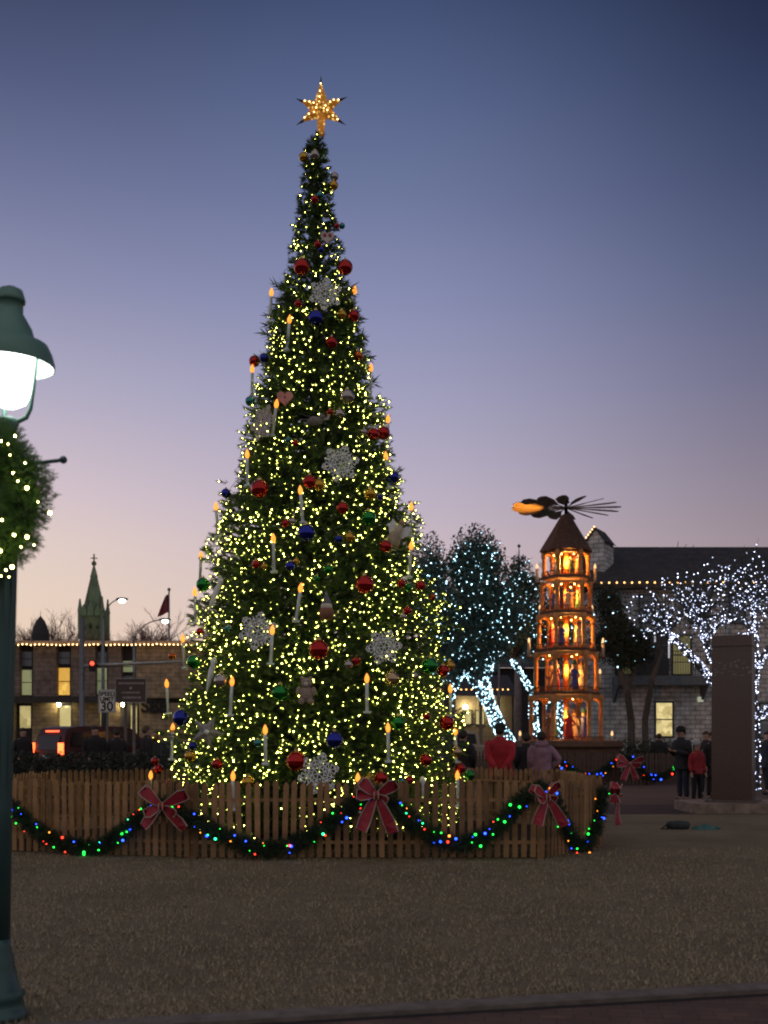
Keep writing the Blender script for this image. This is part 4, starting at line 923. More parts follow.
for px in (614,701): m = MB(); x = Xp(px,BY); m.box(x-.06,x+.06,BY-1.08,BY-.96,Zp(677,BY),zE-.5); m.add([(x-.05,BY-1.0,Zp(686,BY)),(x+.05,BY-1.0,Zp(686,BY)),(x+.05,BY-.02,Zp(703,BY)),(x-.05,BY-.02,Zp(703,BY)),(x-.05,BY-.02,Zp(686,BY)),(x+.05,BY-.02,Zp(686,BY))],[(0,1,2,3),(0,3,4),(1,5,2)]); B('balcony_post', m, blk, q, world=True)
m = MB(); m.box(Xp(697,BY),Xp(702,BY),BY-1.12,BY-1.02,Zp(676,BY),Zp(667,BY)); B('meter_box', m, mat('pale_box', (.55,.62,.66), .5), rb, world=True)
m = MB(); m.box(Xp(697.5,BY),Xp(702,BY),BY-.2,BY-.02,Zp(702,BY),Zp(697,BY)); B('wall_lantern', m, emis('lantern_dim', (.9,.95,.7), .35), rb, world=True)
for px in (640,690,730,775): window(rb, px, px+14, 596, 622, BY, winmat('pane_dark%d' % px, (.02,.022,.03), (.012,.012,.016), 1.0), 1)
for px in (590,712,752,790): window(rb, px+8, px+22, 704, 737, BY, winmat('pane_off%d' % px, (.05,.05,.05), (.02,.02,.02), 1.0), 1) if px > 600 else None
P = [(Xp(px,BY-.62), BY-.62, zE-.07+random.gauss(0,.01)) for px in np.arange(594, 1000, 7.6)]
string_lights('roof_lights', 'amber string lights along the eave of the limestone building', 'string lights', P, .04, M_AMB)
P = [M @ Vector((-w-.14+ (w+.14)*t, -.84, zt_-.03+(zp_-zt_+.12)*t)) for t in np.linspace(0,1,7)]+[M @ Vector((-w-.16, -.84, zt_-.05-.22*i)) for i in range(4)]
string_lights('gable_lights', 'short row of warm lights edging the chimney gable', 'string lights', [tuple(p) for p in P], .035, M_AMB)
# hanging light tubes
for (px, y0, y1), lb in zip(((655,622,642),(669,640,658)), ('left of two slim hanging light tubes before the balcony', 'right of two slim hanging light tubes before the balcony')):
    o = E('light_tube', Wp(px, y1, 36.5), lb, 'light tube', 'hanging light tubes'); m = MB(); h_ = (y1-y0)*36.5/F; m.tube([(0,0,0),(0,0,h_)], .028, 8); B('tube', m, emis('tube_dim', (.75,.75,.85), .55), o, True)
    m = MB(); m.tube([(0,0,h_),(0,0,h_+.5)], .005, 4); m.lathe([(.035,h_-.02),(.035,h_+.06)], 8); B('tube_cap', m, blackm, o)

# ================================================================== GRANITE PILLAR
MY = 22.9; mo = E('granite_pillar', (Xp(738,MY), MY+.3, 0), 'tall polished red brown granite pillar on a low stone plinth', 'monument')
gran = mat('polished_granite', (.105,.068,.058), .2, 0, var=.3, scale=75, spec=.5); MM = Matrix.Rotation(R(-25),4,'Z')
b = MB(); hw = 19.4*MY/F; b.box(-hw,hw,-.3,.3,.26,Zp(650,MY),MM); b.box(-hw*.995,hw*.995,-.29,.29,Zp(650,MY)+.003,Zp(635,MY),MM); B('shaft', b, gran, mo)
b = MB()
for py in (646,): b.box(-hw-.003,hw+.003,-.303,.303,Zp(py,MY)-.008,Zp(py,MY)+.008,MM)
B('joint', b, mat('joint_dark', (.04,.03,.028), .8), mo)
b = MB()
for i in range(34):
    x = random.uniform(-.9,.9)*hw; z = Zp(random.uniform(660,677),MY); b.box(x,x+random.uniform(.02,.07),-.3035,-.3,z,z+random.uniform(.01,.03),MM)
B('painted_reflection', b, mat('reflection_tone', (.26,.23,.22), .7, var=.3, scale=20), mo)  # pale flecks that paint reflected lights onto the shaft front
b = MB(); b.box(-hw-.12,hw+.12,-.42,.42,.20,.26,MM); B('footing', b, mat('footing_stone', (.12,.10,.09), .7), mo)
b = MB()
for i in range(7): b.box(-1.02+i*.82+.004,-1.02+(i+1)*.82-.004,-.62,.9,0,.21)
B('plinth', b, mat('plinth_stone', (.26,.20,.16), .85, var=.35, scale=6, bump=.5), mo)

# bags on the ground
o = E('canvas_bag', (Xp(678,18.9),18.9,0), 'dark flat bag with a strap lying on the lawn in front of the pillar', 'bag')
b = MB(); b.lathe([(.12,.0),(.19,.02),(.20,.09),(.17,.13),(.05,.145)], 14); b.v = [(x*1.05, y*.7, z*1.0) for x, y, z in b.v]; B('bag_body', b, mat('dark_canvas', (.035,.045,.05), .85, bump=.4), o, True)
b = MB(); b.tube([(-.16,-.05,.10),(-.24,-.06,.06),(-.30,-.05,.01),(-.24,-.10,.008),(-.15,-.12,.03)], .012, 6); B('strap', b, blackm, o, True)
o = E('folded_jacket', (Xp(704,18.8),18.8,0), 'crumpled teal green jacket lying beside the dark bag', 'jacket')
b = MB(); P_ = []
for i in range(13):
    for j in range(9):
        x = (i/12-.5)*.42; y = (j/8-.5)*.3; e = max(0, 1-(x/.21)**2)*max(0, 1-(y/.15)**2); P_.append((x, y, .004+.10*e**.6*(.6+.4*math.sin(x*30+y*18)+.15*math.sin(y*50))))
b.add(P_, [(i*9+j,(i+1)*9+j,(i+1)*9+j+1,i*9+j+1) for i in range(12) for j in range(8)]); B('cloth', b, mat('teal_cloth', (.05,.14,.13), .7, var=.3), o, True)
b = MB(); b.ball((0,0,0), .05, 8, (1.3,.8,.5)); q = B('hood', b, mat('teal_cloth', (0,0,0)), o, True); q.location = (.22,0,.035)

# ================================================================== LEFT BUILDING
AY = 68.; ka = AY/F
lb_ = E('bank_building', (Xp(95,AY), AY+6, 0), 'flat roofed two storey stone building with light strung roofline at the left', 'building')
st1 = brick('rough_stone_dark', (.25,.19,.16), (.20,.15,.13), (.13,.10,.09), .7, .28, .02); st2 = brick('rough_stone_tan', (.42,.31,.20), (.33,.24,.15), (.2,.15,.1), .6, .25, .02)
zT = Zp(645,AY); b = MB(); b.box(Xp(-60,AY), Xp(330,AY), AY+.6, AY+12, 0, zT); B('wall', b, mat('recess_dark', (.06,.05,.05), .9), lb_, world=True)
edges = [(-60,-10),(0,19),(33,56),(71,95),(108,121),(136,330)]
for i, (a, c) in enumerate(edges):
    b = MB(); b.box(Xp(a,AY), Xp(c,AY), AY, AY+.6, Zp(698,AY), zT-.02); B('pier', b, st2 if i == 5 else st1, lb_, world=True)
gedges = [(-60,14),(32,57),(72,98),(106,119),(139,330)]
for i, (a, c) in enumerate(gedges):
    b = MB(); b.box(Xp(a,AY), Xp(c,AY), AY+.05, AY+.6, 0, Zp(703,AY)); B('pier', b, st2, lb_, world=True)
b = MB(); b.box(Xp(-60,AY), Xp(136,AY), AY-1.3, AY-.002, Zp(703.2,AY), Zp(697,AY)); B('canopy', b, mat('canopy_dark', (.05,.045,.04), .8), lb_, world=True)
b = MB(); b.box(Xp(-64,AY), Xp(334,AY), AY-.55, AY+12.3, zT, zT+.22); B('roof', b, mat('fascia', (.42,.30,.22), .8), lb_, world=True)
pan_o = winmat('pane_orange', (1.0,.62,.12), (.55,.26,.03), 1.0, 2.6); pan_g = winmat('pane_greenish', (.30,.30,.14), (.15,.17,.09), .8, 1.0); pan_y2 = winmat('pane_yellow', (.80,.66,.28), (.40,.32,.12), .8, 1.6); pan_k = winmat('pane_black', (.012,.012,.015), (.02,.02,.022), 1, 1.0)
for a, c, t, bt, pm in [(20,32,670,695,pan_g),(58,70,668,695,pan_o),(97,107,668,694,pan_g),(122,135,661,672,pan_g),(122,135,676,694,pan_k),(20,32,652,666,pan_k),(58,70,652,664,pan_k),(97,107,652,664,pan_k),
                        (20,31,706,728,pan_y2),(59,71,706,728,pan_y2),(99,105,706,728,pan_y2),(121,124,706,735,pan_k),(131,137,706,735,pan_y2)]:
    window(lb_, a, c, t, bt, AY+.6, pm, 0 if bt > 700 else 1)
for px in (60,124):
    b = MB(); b.ball((Xp(px,AY), AY-.25, Zp(704.6,AY)), .11, 8); B('wall_lamp', b, emis('wall_lamp', (1,.85,.42), 80), lb_, True, True)
fcurve('SBB', 1.05, 'lettering', blackm, lb_, .06, Vector((Xp(155,AY), AY-.08, Zp(707,AY)))-lb_.location, off=.03)
# potted plant silhouette in the lit window
b = MB(); 
P = [(Xp(px,AY-.6), AY-.6, zT-.03+random.gauss(0,.015)) for px in np.arange(14, 330, 4.2)]
string_lights('roof_lights', 'row of warm white lights along the roofline of the left building', 'string lights', P, .042, emis('roof_bulb', (1,.62,.26), 9))

# church spire
CY = 150.; sc_ = CY/F; ch = E('church_tower', (Xp(94,CY), CY, 0), 'floodlit green grey gothic church steeple with corner pinnacles', 'church tower')
cg = mat('copper_green', (.13,.17,.12), .8, var=.45, scale=.5); cs = mat('church_stone', (.11,.12,.08), .9, var=.4, scale=.6)
def cz_(py): return Zp(py, CY)
b = MB(); b.box(-11.5*sc_, 11.5*sc_, -11.5*sc_, 11.5*sc_, 0, cz_(612)); B('wall', b, cs, ch)
b = MB(); b.lathe([(11.5*sc_,cz_(612)),(9*sc_,cz_(602)),(5.2*sc_,cz_(585)),(3.6*sc_,cz_(578)),(3.8*sc_,cz_(577)),(.4*sc_,cz_(564))], 8, M=Matrix.Rotation(R(22.5),4,'Z')); B('spire', b, cg, ch)
b = MB(); b.tube([(0,0,cz_(566)),(0,0,cz_(554))], .12, 6); b.box(-.45,.45,-.1,.1,cz_(558.6),cz_(557.8)); b.ball((0,0,cz_(563.5)), .35, 6); B('cross', b, cs, ch)
for sx in (-1,1):
    for sy in (-1,1):
        b = MB(); x_, y_ = sx*11*sc_, sy*11*sc_; b.lathe([(2.2*sc_,cz_(640)),(2.2*sc_,cz_(613)),(2.6*sc_,cz_(612)),(1.6*sc_,cz_(606)),(.1,cz_(598 if sx > 0 else 600))], 6, (x_, y_, 0)); B('pinnacle', b, cg, ch)
for sx in (-1,0,1):
    b = MB(); w_ = 3*sc_; x_ = sx*7*sc_; hh = 12*sc_ if sx == 0 else 9*sc_
    b.poly([(x_-w_,0),(x_+w_,0),(x_+w_,hh*.55),(x_,hh*1.25),(x_-w_,hh*.55)], .5, Matrix.Translation((0,-11.7*sc_,cz_(617)))); q = B('gable', b, cg, ch)
    b = MB(); b.poly([(x_-w_*.45,.6),(x_+w_*.45,.6),(x_+w_*.45,hh*.5),(x_,hh*.85),(x_-w_*.45,hh*.5)], .3, Matrix.Translation((0,-12.1*sc_-.02,cz_(634)))); B('louvre', b, mat('louvre_dark', (.02,.02,.02), .9), q)
fl = bpy.data.lights.new('church_floodlight', 'SPOT'); fl.energy = 6000; fl.color = (.9,1,.6); fl.spot_size = R(40); fl.spot_blend = .6; fo = bpy.data.objects.new('church_floodlight', fl); link(fo, ch); fo.location = (16,-26,cz_(643)); fo.rotation_euler = (Vector((0,0,cz_(600)))-fo.location).to_track_quat('-Z','Y').to_euler()
# pointed dome
DY = 100.; sd = DY/F; dm = E('pointed_dome', (Xp(40.5,DY), DY, 0), 'dark pointed dome rising over the left building roof', 'dome')
b = MB(); b.lathe([(8.6*sd,0),(8.6*sd,Zp(640,DY))], 12); B('wall', b, cs, dm)
b = MB(); b.lathe([(9.2*sd,Zp(642,DY)),(8.8*sd,Zp(634,DY)),(7*sd,Zp(627,DY)),(4.4*sd,Zp(621,DY)),(1.6*sd,Zp(617.5,DY)),(.3*sd,Zp(616,DY)),(.2*sd,Zp(611,DY))], 14); B('roof', b, mat('dome_slate', (.04,.035,.04), .8), dm)
# distant thin spire behind oaks
TY2 = 140.; q = E('distant_steeple', (Xp(519,TY2), TY2, 0), 'thin dark steeple poking above the oak left of the pyramid', 'steeple')
b = MB(); b.lathe([(6*TY2/F,0),(6*TY2/F,Zp(605,TY2)),(3.4*TY2/F,Zp(603,TY2)),(2.6*TY2/F,Zp(580,TY2)),(.7*TY2/F,Zp(556,TY2)),(.3*TY2/F,Zp(546,TY2))], 8); B('spire', b, mat('dome_slate', (0,0,0)), q)
b = MB(); b.ball((0,0,Zp(546,TY2)), .22, 6); B('finial', b, blackm, q)

# street furniture on the left
SY = 40.
sg = E('traffic_signal', (Xp(82,SY), SY, 0), 'traffic signal pole with long horizontal arm and a small red light', 'traffic light')
b = MB(); b.lathe([(.16,0),(.15,.3),(.11,.35),(.085,Zp(618,SY))], 12); B('pole', b, greymetal, sg, True)
b = MB(); b.tube([(0,0,Zp(666,SY)),(1.6,0,Zp(664,SY)),((183-82)*SY/F,0,Zp(661.5,SY))], [.075,.06,.045], 8); B('mast_arm', b, mat('pale_metal', (.42,.42,.38), .45, .4), sg, True)
b = MB(); b.box(.33,.58,-.30,-.08,Zp(672,SY),Zp(661.5,SY)); q = B('signal_head', b, blackm, sg)
b = MB(); b.lathe([(.075,0),(.075,.05)], 12, M=Matrix.Translation((.455,-.31,Zp(664,SY))) @ Matrix.Rotation(R(90),4,'X')); B('red_lens', b, emis('signal_red', (1,.06,.02), 3), q)
def street_light(px, Y, pole_top, lamp_px, lamp_py, label):
    o = E('street_light', (Xp(px,Y), Y, 0), label, 'street light', 'tall arm street lights at the left'); dx = (lamp_px-px)*Y/F; zt = Zp(pole_top,Y); zl = Zp(lamp_py,Y)
    b = MB(); b.lathe([(.13,0),(.07,zt)], 10); B('pole', b, greymetal, o, True)
    b = MB(); b.tube(bez((0,0,zt-.05), (dx*.3,0,zl+.12), (dx,0,zl+.06), 8), .035, 6); B('arm', b, greymetal, o, True)
    b = MB(); b.ball((dx,0,zl+.08), .22, 8, (1.6,.7,.4)); B('lamp_housing', b, greymetal, o, True)
    b = MB(); b.ball((dx+.02,-.05,zl-.02), .14, 8, (1.3,.9,.8)); B('lens', b, emis('street_lens', (.93,1,.92), 14), o, True)
street_light(103,60,618,122,600.5,'street light with a bright lamp just right of the church spire')
street_light(134,62,638,165,621,'street light whose lamp glows beside the flagpole')
# speed limit sign
QY = 34.; o = E('speed_limit_sign', (Xp(107,QY), QY, 0), 'white speed limit 30 sign on a thin post', 'road sign')
b = MB(); b.box(-8.6*QY/F, 8.6*QY/F, -.02, 0, Zp(712.5,QY), Zp(689.5,QY)); B('sign_plate', b, mat('sign_white', (.85,.83,.78), .5, var=.06), o)
b = MB(); b.box(-.03,.03,.004,.05,0,Zp(690,QY)); B('post', b, greymetal, o)
tb = mat('sign_black', (.01,.01,.01), .6)
for t, s, y in (('SPEED', .185, 694.0), ('LIMIT', .185, 699.2), ('30', .40, 706.8)): fcurve(t, s, 'lettering', tb, o, .004, (0,-.026,Zp(y,QY)), off=.008 if s > .3 else .004)
b = MB(); w_, z0, z1 = 8.1*QY/F, Zp(712,QY), Zp(690,QY)
for q in ((-w_,w_,z0,z0+.012),(-w_,w_,z1-.012,z1),(-w_,-w_+.012,z0+.013,z1-.013),(w_-.012,w_,z0+.013,z1-.013)): b.box(q[0],q[1],-.026,-.021,q[2],q[3])
B('border', b, tb, o)
# brown information sign (its letters are too small to read)
IY = 33.; o = E('information_sign', (Xp(131,IY), IY, 0), 'large brown information sign with pale lines of lettering on two posts', 'sign'); si = IY/F
b = MB(); b.box(-14.8*si,14.8*si,-.03,.03,Zp(702,IY),Zp(679,IY)); B('sign_plate', b, mat('sign_brown', (.075,.05,.045), .6, var=.1), o)
b = MB(); z0, z1 = Zp(702,IY), Zp(679,IY)
for q in ((-15.3,15.3,z0-.03,z0),(-15.3,15.3,z1,z1+.03)): b.box(q[0]*si,q[1]*si,-.04,.03,q[2],q[3])
for q in ((-15.3,-14.8),(14.8,15.3)): b.box(q[0]*si,q[1]*si,-.04,.03,z0,z1)
B('sign_frame', b, mat('sign_frame_grey', (.28,.28,.27), .5), o)
b = MB()
for row, (y, x_a, x_b, hh) in enumerate(((683.3,-12,12,2.0),(692.6,-9,9,1.8),(697.6,-8,9,2.2))):
    x = x_a
    while x < x_b:
        w_ = random.uniform(.8,1.4); b.box(x*si,(x+w_)*si,-.036,-.0305,Zp(y+hh/2,IY),Zp(y-hh/2,IY)); x += w_+.5
b.poly([(0,-.05),(.05,0),(.03,.05),(0,.03),(-.03,.05),(-.05,0)], .006, Matrix.Translation((0,-.035,Zp(688.2,IY)))); B('lettering', b, mat('sign_faded_white', (.33,.30,.28), .6), o)
for dx in (-6,2.5): b = MB(); b.box((dx-1.3)*si,(dx+1.3)*si,.032,.11,0,Zp(690 if dx < 0 else 672,IY)); B('post', b, mat('sign_post_wood', (.16,.13,.11), .8), o)
# flag
FY = 75.; o = E('flagpole', (Xp(169,FY), FY, 0), 'flagpole with a limp dark red flag beside the Christmas tree', 'flagpole')
b = MB(); b.lathe([(.12,0),(.05,Zp(590,FY))], 8); b.ball((0,0,Zp(589.5,FY)), .12, 6); B('pole', b, greymetal, o, True)
b = MB(); P_ = []
for i in range(9):
    t = i/8
    for j in range(9):
        u = j/8; P_.append((-.05-(.75*u)*(.3+.7*t) , .10*math.sin(u*9+t*3), Zp(594,FY)-.15*u-1.25*t-.2*u*t))
b.add(P_, [(i*9+j,i*9+j+1,(i+1)*9+j+1,(i+1)*9+j) for i in range(8) for j in range(8)]); B('flag', b, mat('flag_cloth', (.22,.04,.05), .8, var=.5, scale=1.5), o, True)
# utility poles beyond the oaks
for px, Y, tp, lbl in ((518,50,640,'plain wooden utility pole behind the oaks left of the pyramid'),(499,62,655,'thin grey lamp standard far behind the leaning lit trunk')):
    b = MB(); b.lathe([(.2 if px == 518 else .07,0),(.14 if px == 518 else .05,Zp(tp,Y))], 10, (Xp(px,Y),Y,0)); o = E('utility_pole', (Xp(px,Y),Y,0), lbl, 'pole'); B('shaft', b, mat('weathered_pole', (.22,.17,.17), .9), o, True, True)
    b = MB(); b.box(Xp(px,Y)-.5, Xp(px,Y)+.5, Y-.05, Y+.05, Zp(tp,Y)-.5, Zp(tp,Y)-.38); B('crossarm', b, bark, o, world=True)
# hedge left behind fence
hd = E('hedge', (Xp(80,23.), 23, 0), 'low dark clipped hedge behind the left of the picket fence', 'hedge'); n = 14000
P = np.stack([rng.uniform(-2.6,2.0,n), rng.uniform(-.5,.5,n), rng.uniform(0,1,n)*1.22*(1+.05*np.sin(rng.uniform(-2,2,n)*3))], 1); v, f = leaves(P, .07)
mk('foliage', v, f, mat('hedge_leaf', (.022,.032,.018), .7, var=.4, scale=4), hd)
b = MB()
for i in range(12): b.tube([(-2.4+i*.38,0,0),(-2.3+i*.38+random.gauss(0,.1),random.gauss(0,.1),.9)], [.025,.012], 5)
B('stem', b, bark, hd)
hd2 = E('shrub', (Xp(645,39.), 40., 0), 'low dark mounded shrub inside the pyramid fence below the lit window', 'shrub')
P = rng.normal(size=(5000,3))*np.array([1.0,.5,.35])+np.array([0,0,.9]); P = P[(P[:,2] > 0) & (P[:,2] < 1.5)]; v, f = leaves(P, .09); mk('foliage', v, f, MC['hedge_leaf'], hd2)

# ================================================================== VEHICLES
glassm = mat('car_glass', (.01,.012,.015), .12, 0, var=.05, spec=.25); tyre = mat('tyre_rubber', (.015,.015,.015), .85); rimm = mat('wheel_rim', (.4,.4,.42), .3, .9)
def car(name, label, cat, loc, rz, side, body_col, W_=1.9, glass=(), group=None, tail=True, lit=False):
    o = E(name, loc, label, cat, group, rz); paint = mat('paint_'+name+str(body_col), body_col, .5, 0, var=.05, spec=.3)
    n = len(side); zmax = max(z for _, z in side)
    def hw(z): return W_/2-(.16 if z > zmax*.62 else 0)*((z-zmax*.62)/(zmax*.38) if z > zmax*.62 else 0)-(.05 if z < .45 else 0)
    b = MB(); vs = [(x, -hw(z), z) for x, z in side]+[(x, hw(z), z) for x, z in side]
    b.add(vs, [tuple(range(n-1,-1,-1)), tuple(range(n,2*n))]+[(i,(i+1)%n,(i+1)%n+n,i+n) for i in range(n)]); q = B('body', b, paint, o)
    bv = q.modifiers.new('b','BEVEL'); bv.width = .05; bv.segments = 2; bv.angle_limit = R(25)
    for poly in glass:
        for s in (-1,1):
            b = MB(); m = len(poly); b.add([(x, s*(hw(z)+.006), z) for x, z in poly]+[(x, s*(hw(z)-.02), z) for x, z in poly], [tuple(range(m)) if s < 0 else tuple(range(m-1,-1,-1))]+[(i,i+m,(i+1)%m+m,(i+1)%m) for i in range(m)]); B('side_window', b, glassm, o)
    xs = [x for x, _ in side]; L0, L1 = min(xs), max(xs)
    for x in (L0+.9, L1-.95):
        for s in (-1,1):
            M = Matrix.Translation((x, s*(W_/2-.10), .37)) @ Matrix.Rotation(R(90),4,'X'); b = MB(); b.lathe([(.24,-.11),(.36,-.11),(.37,-.06),(.37,.06),(.36,.11),(.24,.11)], 22, M=M); wv = B('wheel', b, tyre, o, True)
            b = MB(); b.lathe([(.23,-.115),(.23,.115)], 18, M=M); B('rim', b, rimm, wv)
    return o, W_, L0, L1
suv_side = [(-2.45,.35),(-2.5,.75),(-2.46,1.05),(-2.30,1.62),(-2.15,1.88),(-1.6,1.95),(.2,1.95),(.55,1.88),(1.25,1.25),(2.3,1.12),(2.5,.9),(2.5,.4)]
o, W_, L0, L1 = car('parked_suv', 'dark red sport utility vehicle with glowing tail light behind the hedge', 'car', (Xp(62,38.)+2.5*math.cos(R(50))-.97*math.sin(R(50)), 38+2.5*math.sin(R(50))+.97*math.cos(R(50)), 0), R(50), suv_side, (.05,.012,.014), 1.95,
    glass=[[(-2.1,1.25),(-2.0,1.72),(-1.15,1.74),(-1.12,1.22)],[(-1.0,1.22),(-1.02,1.74),(-.12,1.74),(-.1,1.22)],[(0.0,1.22),(0,1.74),(.5,1.70),(.98,1.24)]])
b = MB(); b.add([(-2.455,-.72,1.12),(-2.455,.72,1.12),(-2.325,.62,1.60),(-2.325,-.62,1.60)], [(0,1,2,3)]); b.v = [(x-.02,y,z) for x, y, z in b.v]; B('rear_window', b, glassm, o)
for s in (-1,1): b = MB(); b.box(-2.56,-2.42,s*.88-.07,s*.88+.07,.95,1.36); B('tail_light', b, emis('tail_red', (1,.10,.02), 6 if s < 0 else 6), o)
b = MB(); b.box(-2.27,-2.16,-.38,.38,1.74,1.80); B('brake_light', b, emis('brake_red', (1,.10,.03), 3), o)
b = MB(); b.box(-2.58,-2.4,-.95,.95,.42,.68); B('bumper', b, mat('bumper_dark', (.02,.02,.02), .5), o)
b = MB(); b.box(-2.53,-2.49,-.26,.26,.8,.93); B('number_plate', b, mat('plate_grey', (.4,.4,.42), .5), o)
pk_side = [(-2.8,.45),(-2.8,1.1),(-.7,1.1),(-.62,1.7),(-.3,1.84),(.6,1.84),(1.25,1.25),(2.6,1.12),(2.75,.9),(2.75,.4)]
o, *_ = car('pickup_truck', 'pale pickup truck parked far beyond the oaks', 'truck', (Xp(467,58.), 58., 0), R(176), pk_side, (.42,.36,.28), 1.95, glass=[[(-.5,1.2),(-.42,1.7),(.15,1.72),(.15,1.2)],[(.22,1.2),(.22,1.72),(.58,1.72),(1.02,1.22)]])
o, *_ = car('parked_car', 'dark car parked beside the brown information sign', 'car', (Xp(160,40.), 40.5, 0), R(184), [(-2.2,.4),(-2.25,.8),(-1.9,.98),(-1.2,1.38),(.3,1.42),(1.1,.98),(2.1,.85),(2.25,.6),(2.2,.4)], (.03,.03,.035), 1.8, glass=[[(-1.3,1.0),(-1.0,1.32),(-.1,1.34),(-.1,.98)],[(0,.98),(0,1.34),(.25,1.34),(.85,.98)]])
for s in (-1,1): b = MB(); b.box(2.16,2.28,s*.65-.12,s*.65+.12,.64,.76); B('headlight', b, emis('marker_amber', (1,.45,.05), 5), o)

# low shop behind the oaks
NY = 72.; sh = E('shop_building', (Xp(470,NY), NY+4, 0), 'low shop with dark porch roof and dim yellow windows beyond the oaks', 'building')
b = MB(); b.box(Xp(405,NY), Xp(512,NY), NY, NY+8, 0, Zp(688,NY)); B('wall', b, mat('shop_wall', (.28,.22,.16), .9), sh, world=True)
b = MB(); z0, z1 = Zp(697,NY), Zp(672,NY); b.add([(Xp(402,NY),NY-2.2,z0),(Xp(515,NY),NY-2.2,z0),(Xp(515,NY),NY+4,z1),(Xp(402,NY),NY+4,z1),(Xp(402,NY),NY+9,z0),(Xp(515,NY),NY+9,z0)], [(0,1,2,3),(3,2,5,4),(0,3,4),(1,5,2)]); B('roof', b, roofm, sh, world=True)
b = MB()
for px in (410,430,452,478,495,512): x = Xp(px,NY); b.box(x-.1,x+.1,NY-2.1,NY-1.9,0,z0-.02)
B('porch_post', b, mat('shop_post', (.2,.16,.12), .8), sh, world=True)
for a, c in ((445,452),(463,471),(476,484),(490,496)): window(sh, a, c, 711, 724, NY, pan_y2, 0)
P = [(Xp(px,NY-2.3), NY-2.3, Zp(691,NY)) for px in np.arange(430,512,5.2)]; string_lights('porch_lights', 'sparse warm lights on the porch roof of the low shop', 'string lights', P, .05, M_AMB)
for px in (465,488):
    b = MB(); b.ball((Xp(px,NY), NY-.4, Zp(707,NY)), .13, 8); B('wall_lamp', b, emis('wall_lamp', (0,0,0), 1), sh, True, True)
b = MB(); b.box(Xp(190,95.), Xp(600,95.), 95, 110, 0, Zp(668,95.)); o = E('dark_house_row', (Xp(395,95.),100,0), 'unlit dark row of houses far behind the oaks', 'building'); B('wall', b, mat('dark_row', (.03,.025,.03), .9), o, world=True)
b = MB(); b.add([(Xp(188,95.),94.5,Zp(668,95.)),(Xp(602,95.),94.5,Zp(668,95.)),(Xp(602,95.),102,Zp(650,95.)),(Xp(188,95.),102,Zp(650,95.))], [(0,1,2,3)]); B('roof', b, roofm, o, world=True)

# ================================================================== PEOPLE
skinm = mat('skin', (.42,.25,.18), .6, var=.06)
dep = bpy.context.evaluated_depsgraph_get
def skin_mesh(name, verts, edges_, rad, m, parent, sub=1, root=0):
    me = bpy.data.meshes.new(name); me.from_pydata([tuple(v) for v in verts], edges_, []); o = bpy.data.objects.new(name, me); COL.objects.link(o)
    sk = o.modifiers.new('s','SKIN'); sk.use_smooth_shade = True
    if not me.skin_vertices: pass
    lay = me.skin_vertices[0].data if me.skin_vertices else None
    if lay is None:
        bpy.context.view_layer.objects.active = o; o.select_set(True)
        import bmesh
        bm = bmesh.new(); bm.from_mesh(me); bm.verts.layers.skin.verify(); bm.to_mesh(me); bm.free(); lay = me.skin_vertices[0].data
    for i, r in enumerate(rad): lay[i].radius = (r, r) if not hasattr(r, '__len__') else r; lay[i].use_root = (i == root)
    ss = o.modifiers.new('u','SUBSURF'); ss.levels = sub; ss.render_levels = sub
    bpy.context.view_layer.update(); res = bpy.data.meshes.new_from_object(o.evaluated_get(dep())); bpy.data.objects.remove(o)
    res.materials.clear(); res.materials.append(m); res.polygons.foreach_set('use_smooth', [True]*len(res.polygons)); q = bpy.data.objects.new(name, res); link(q, parent); return q
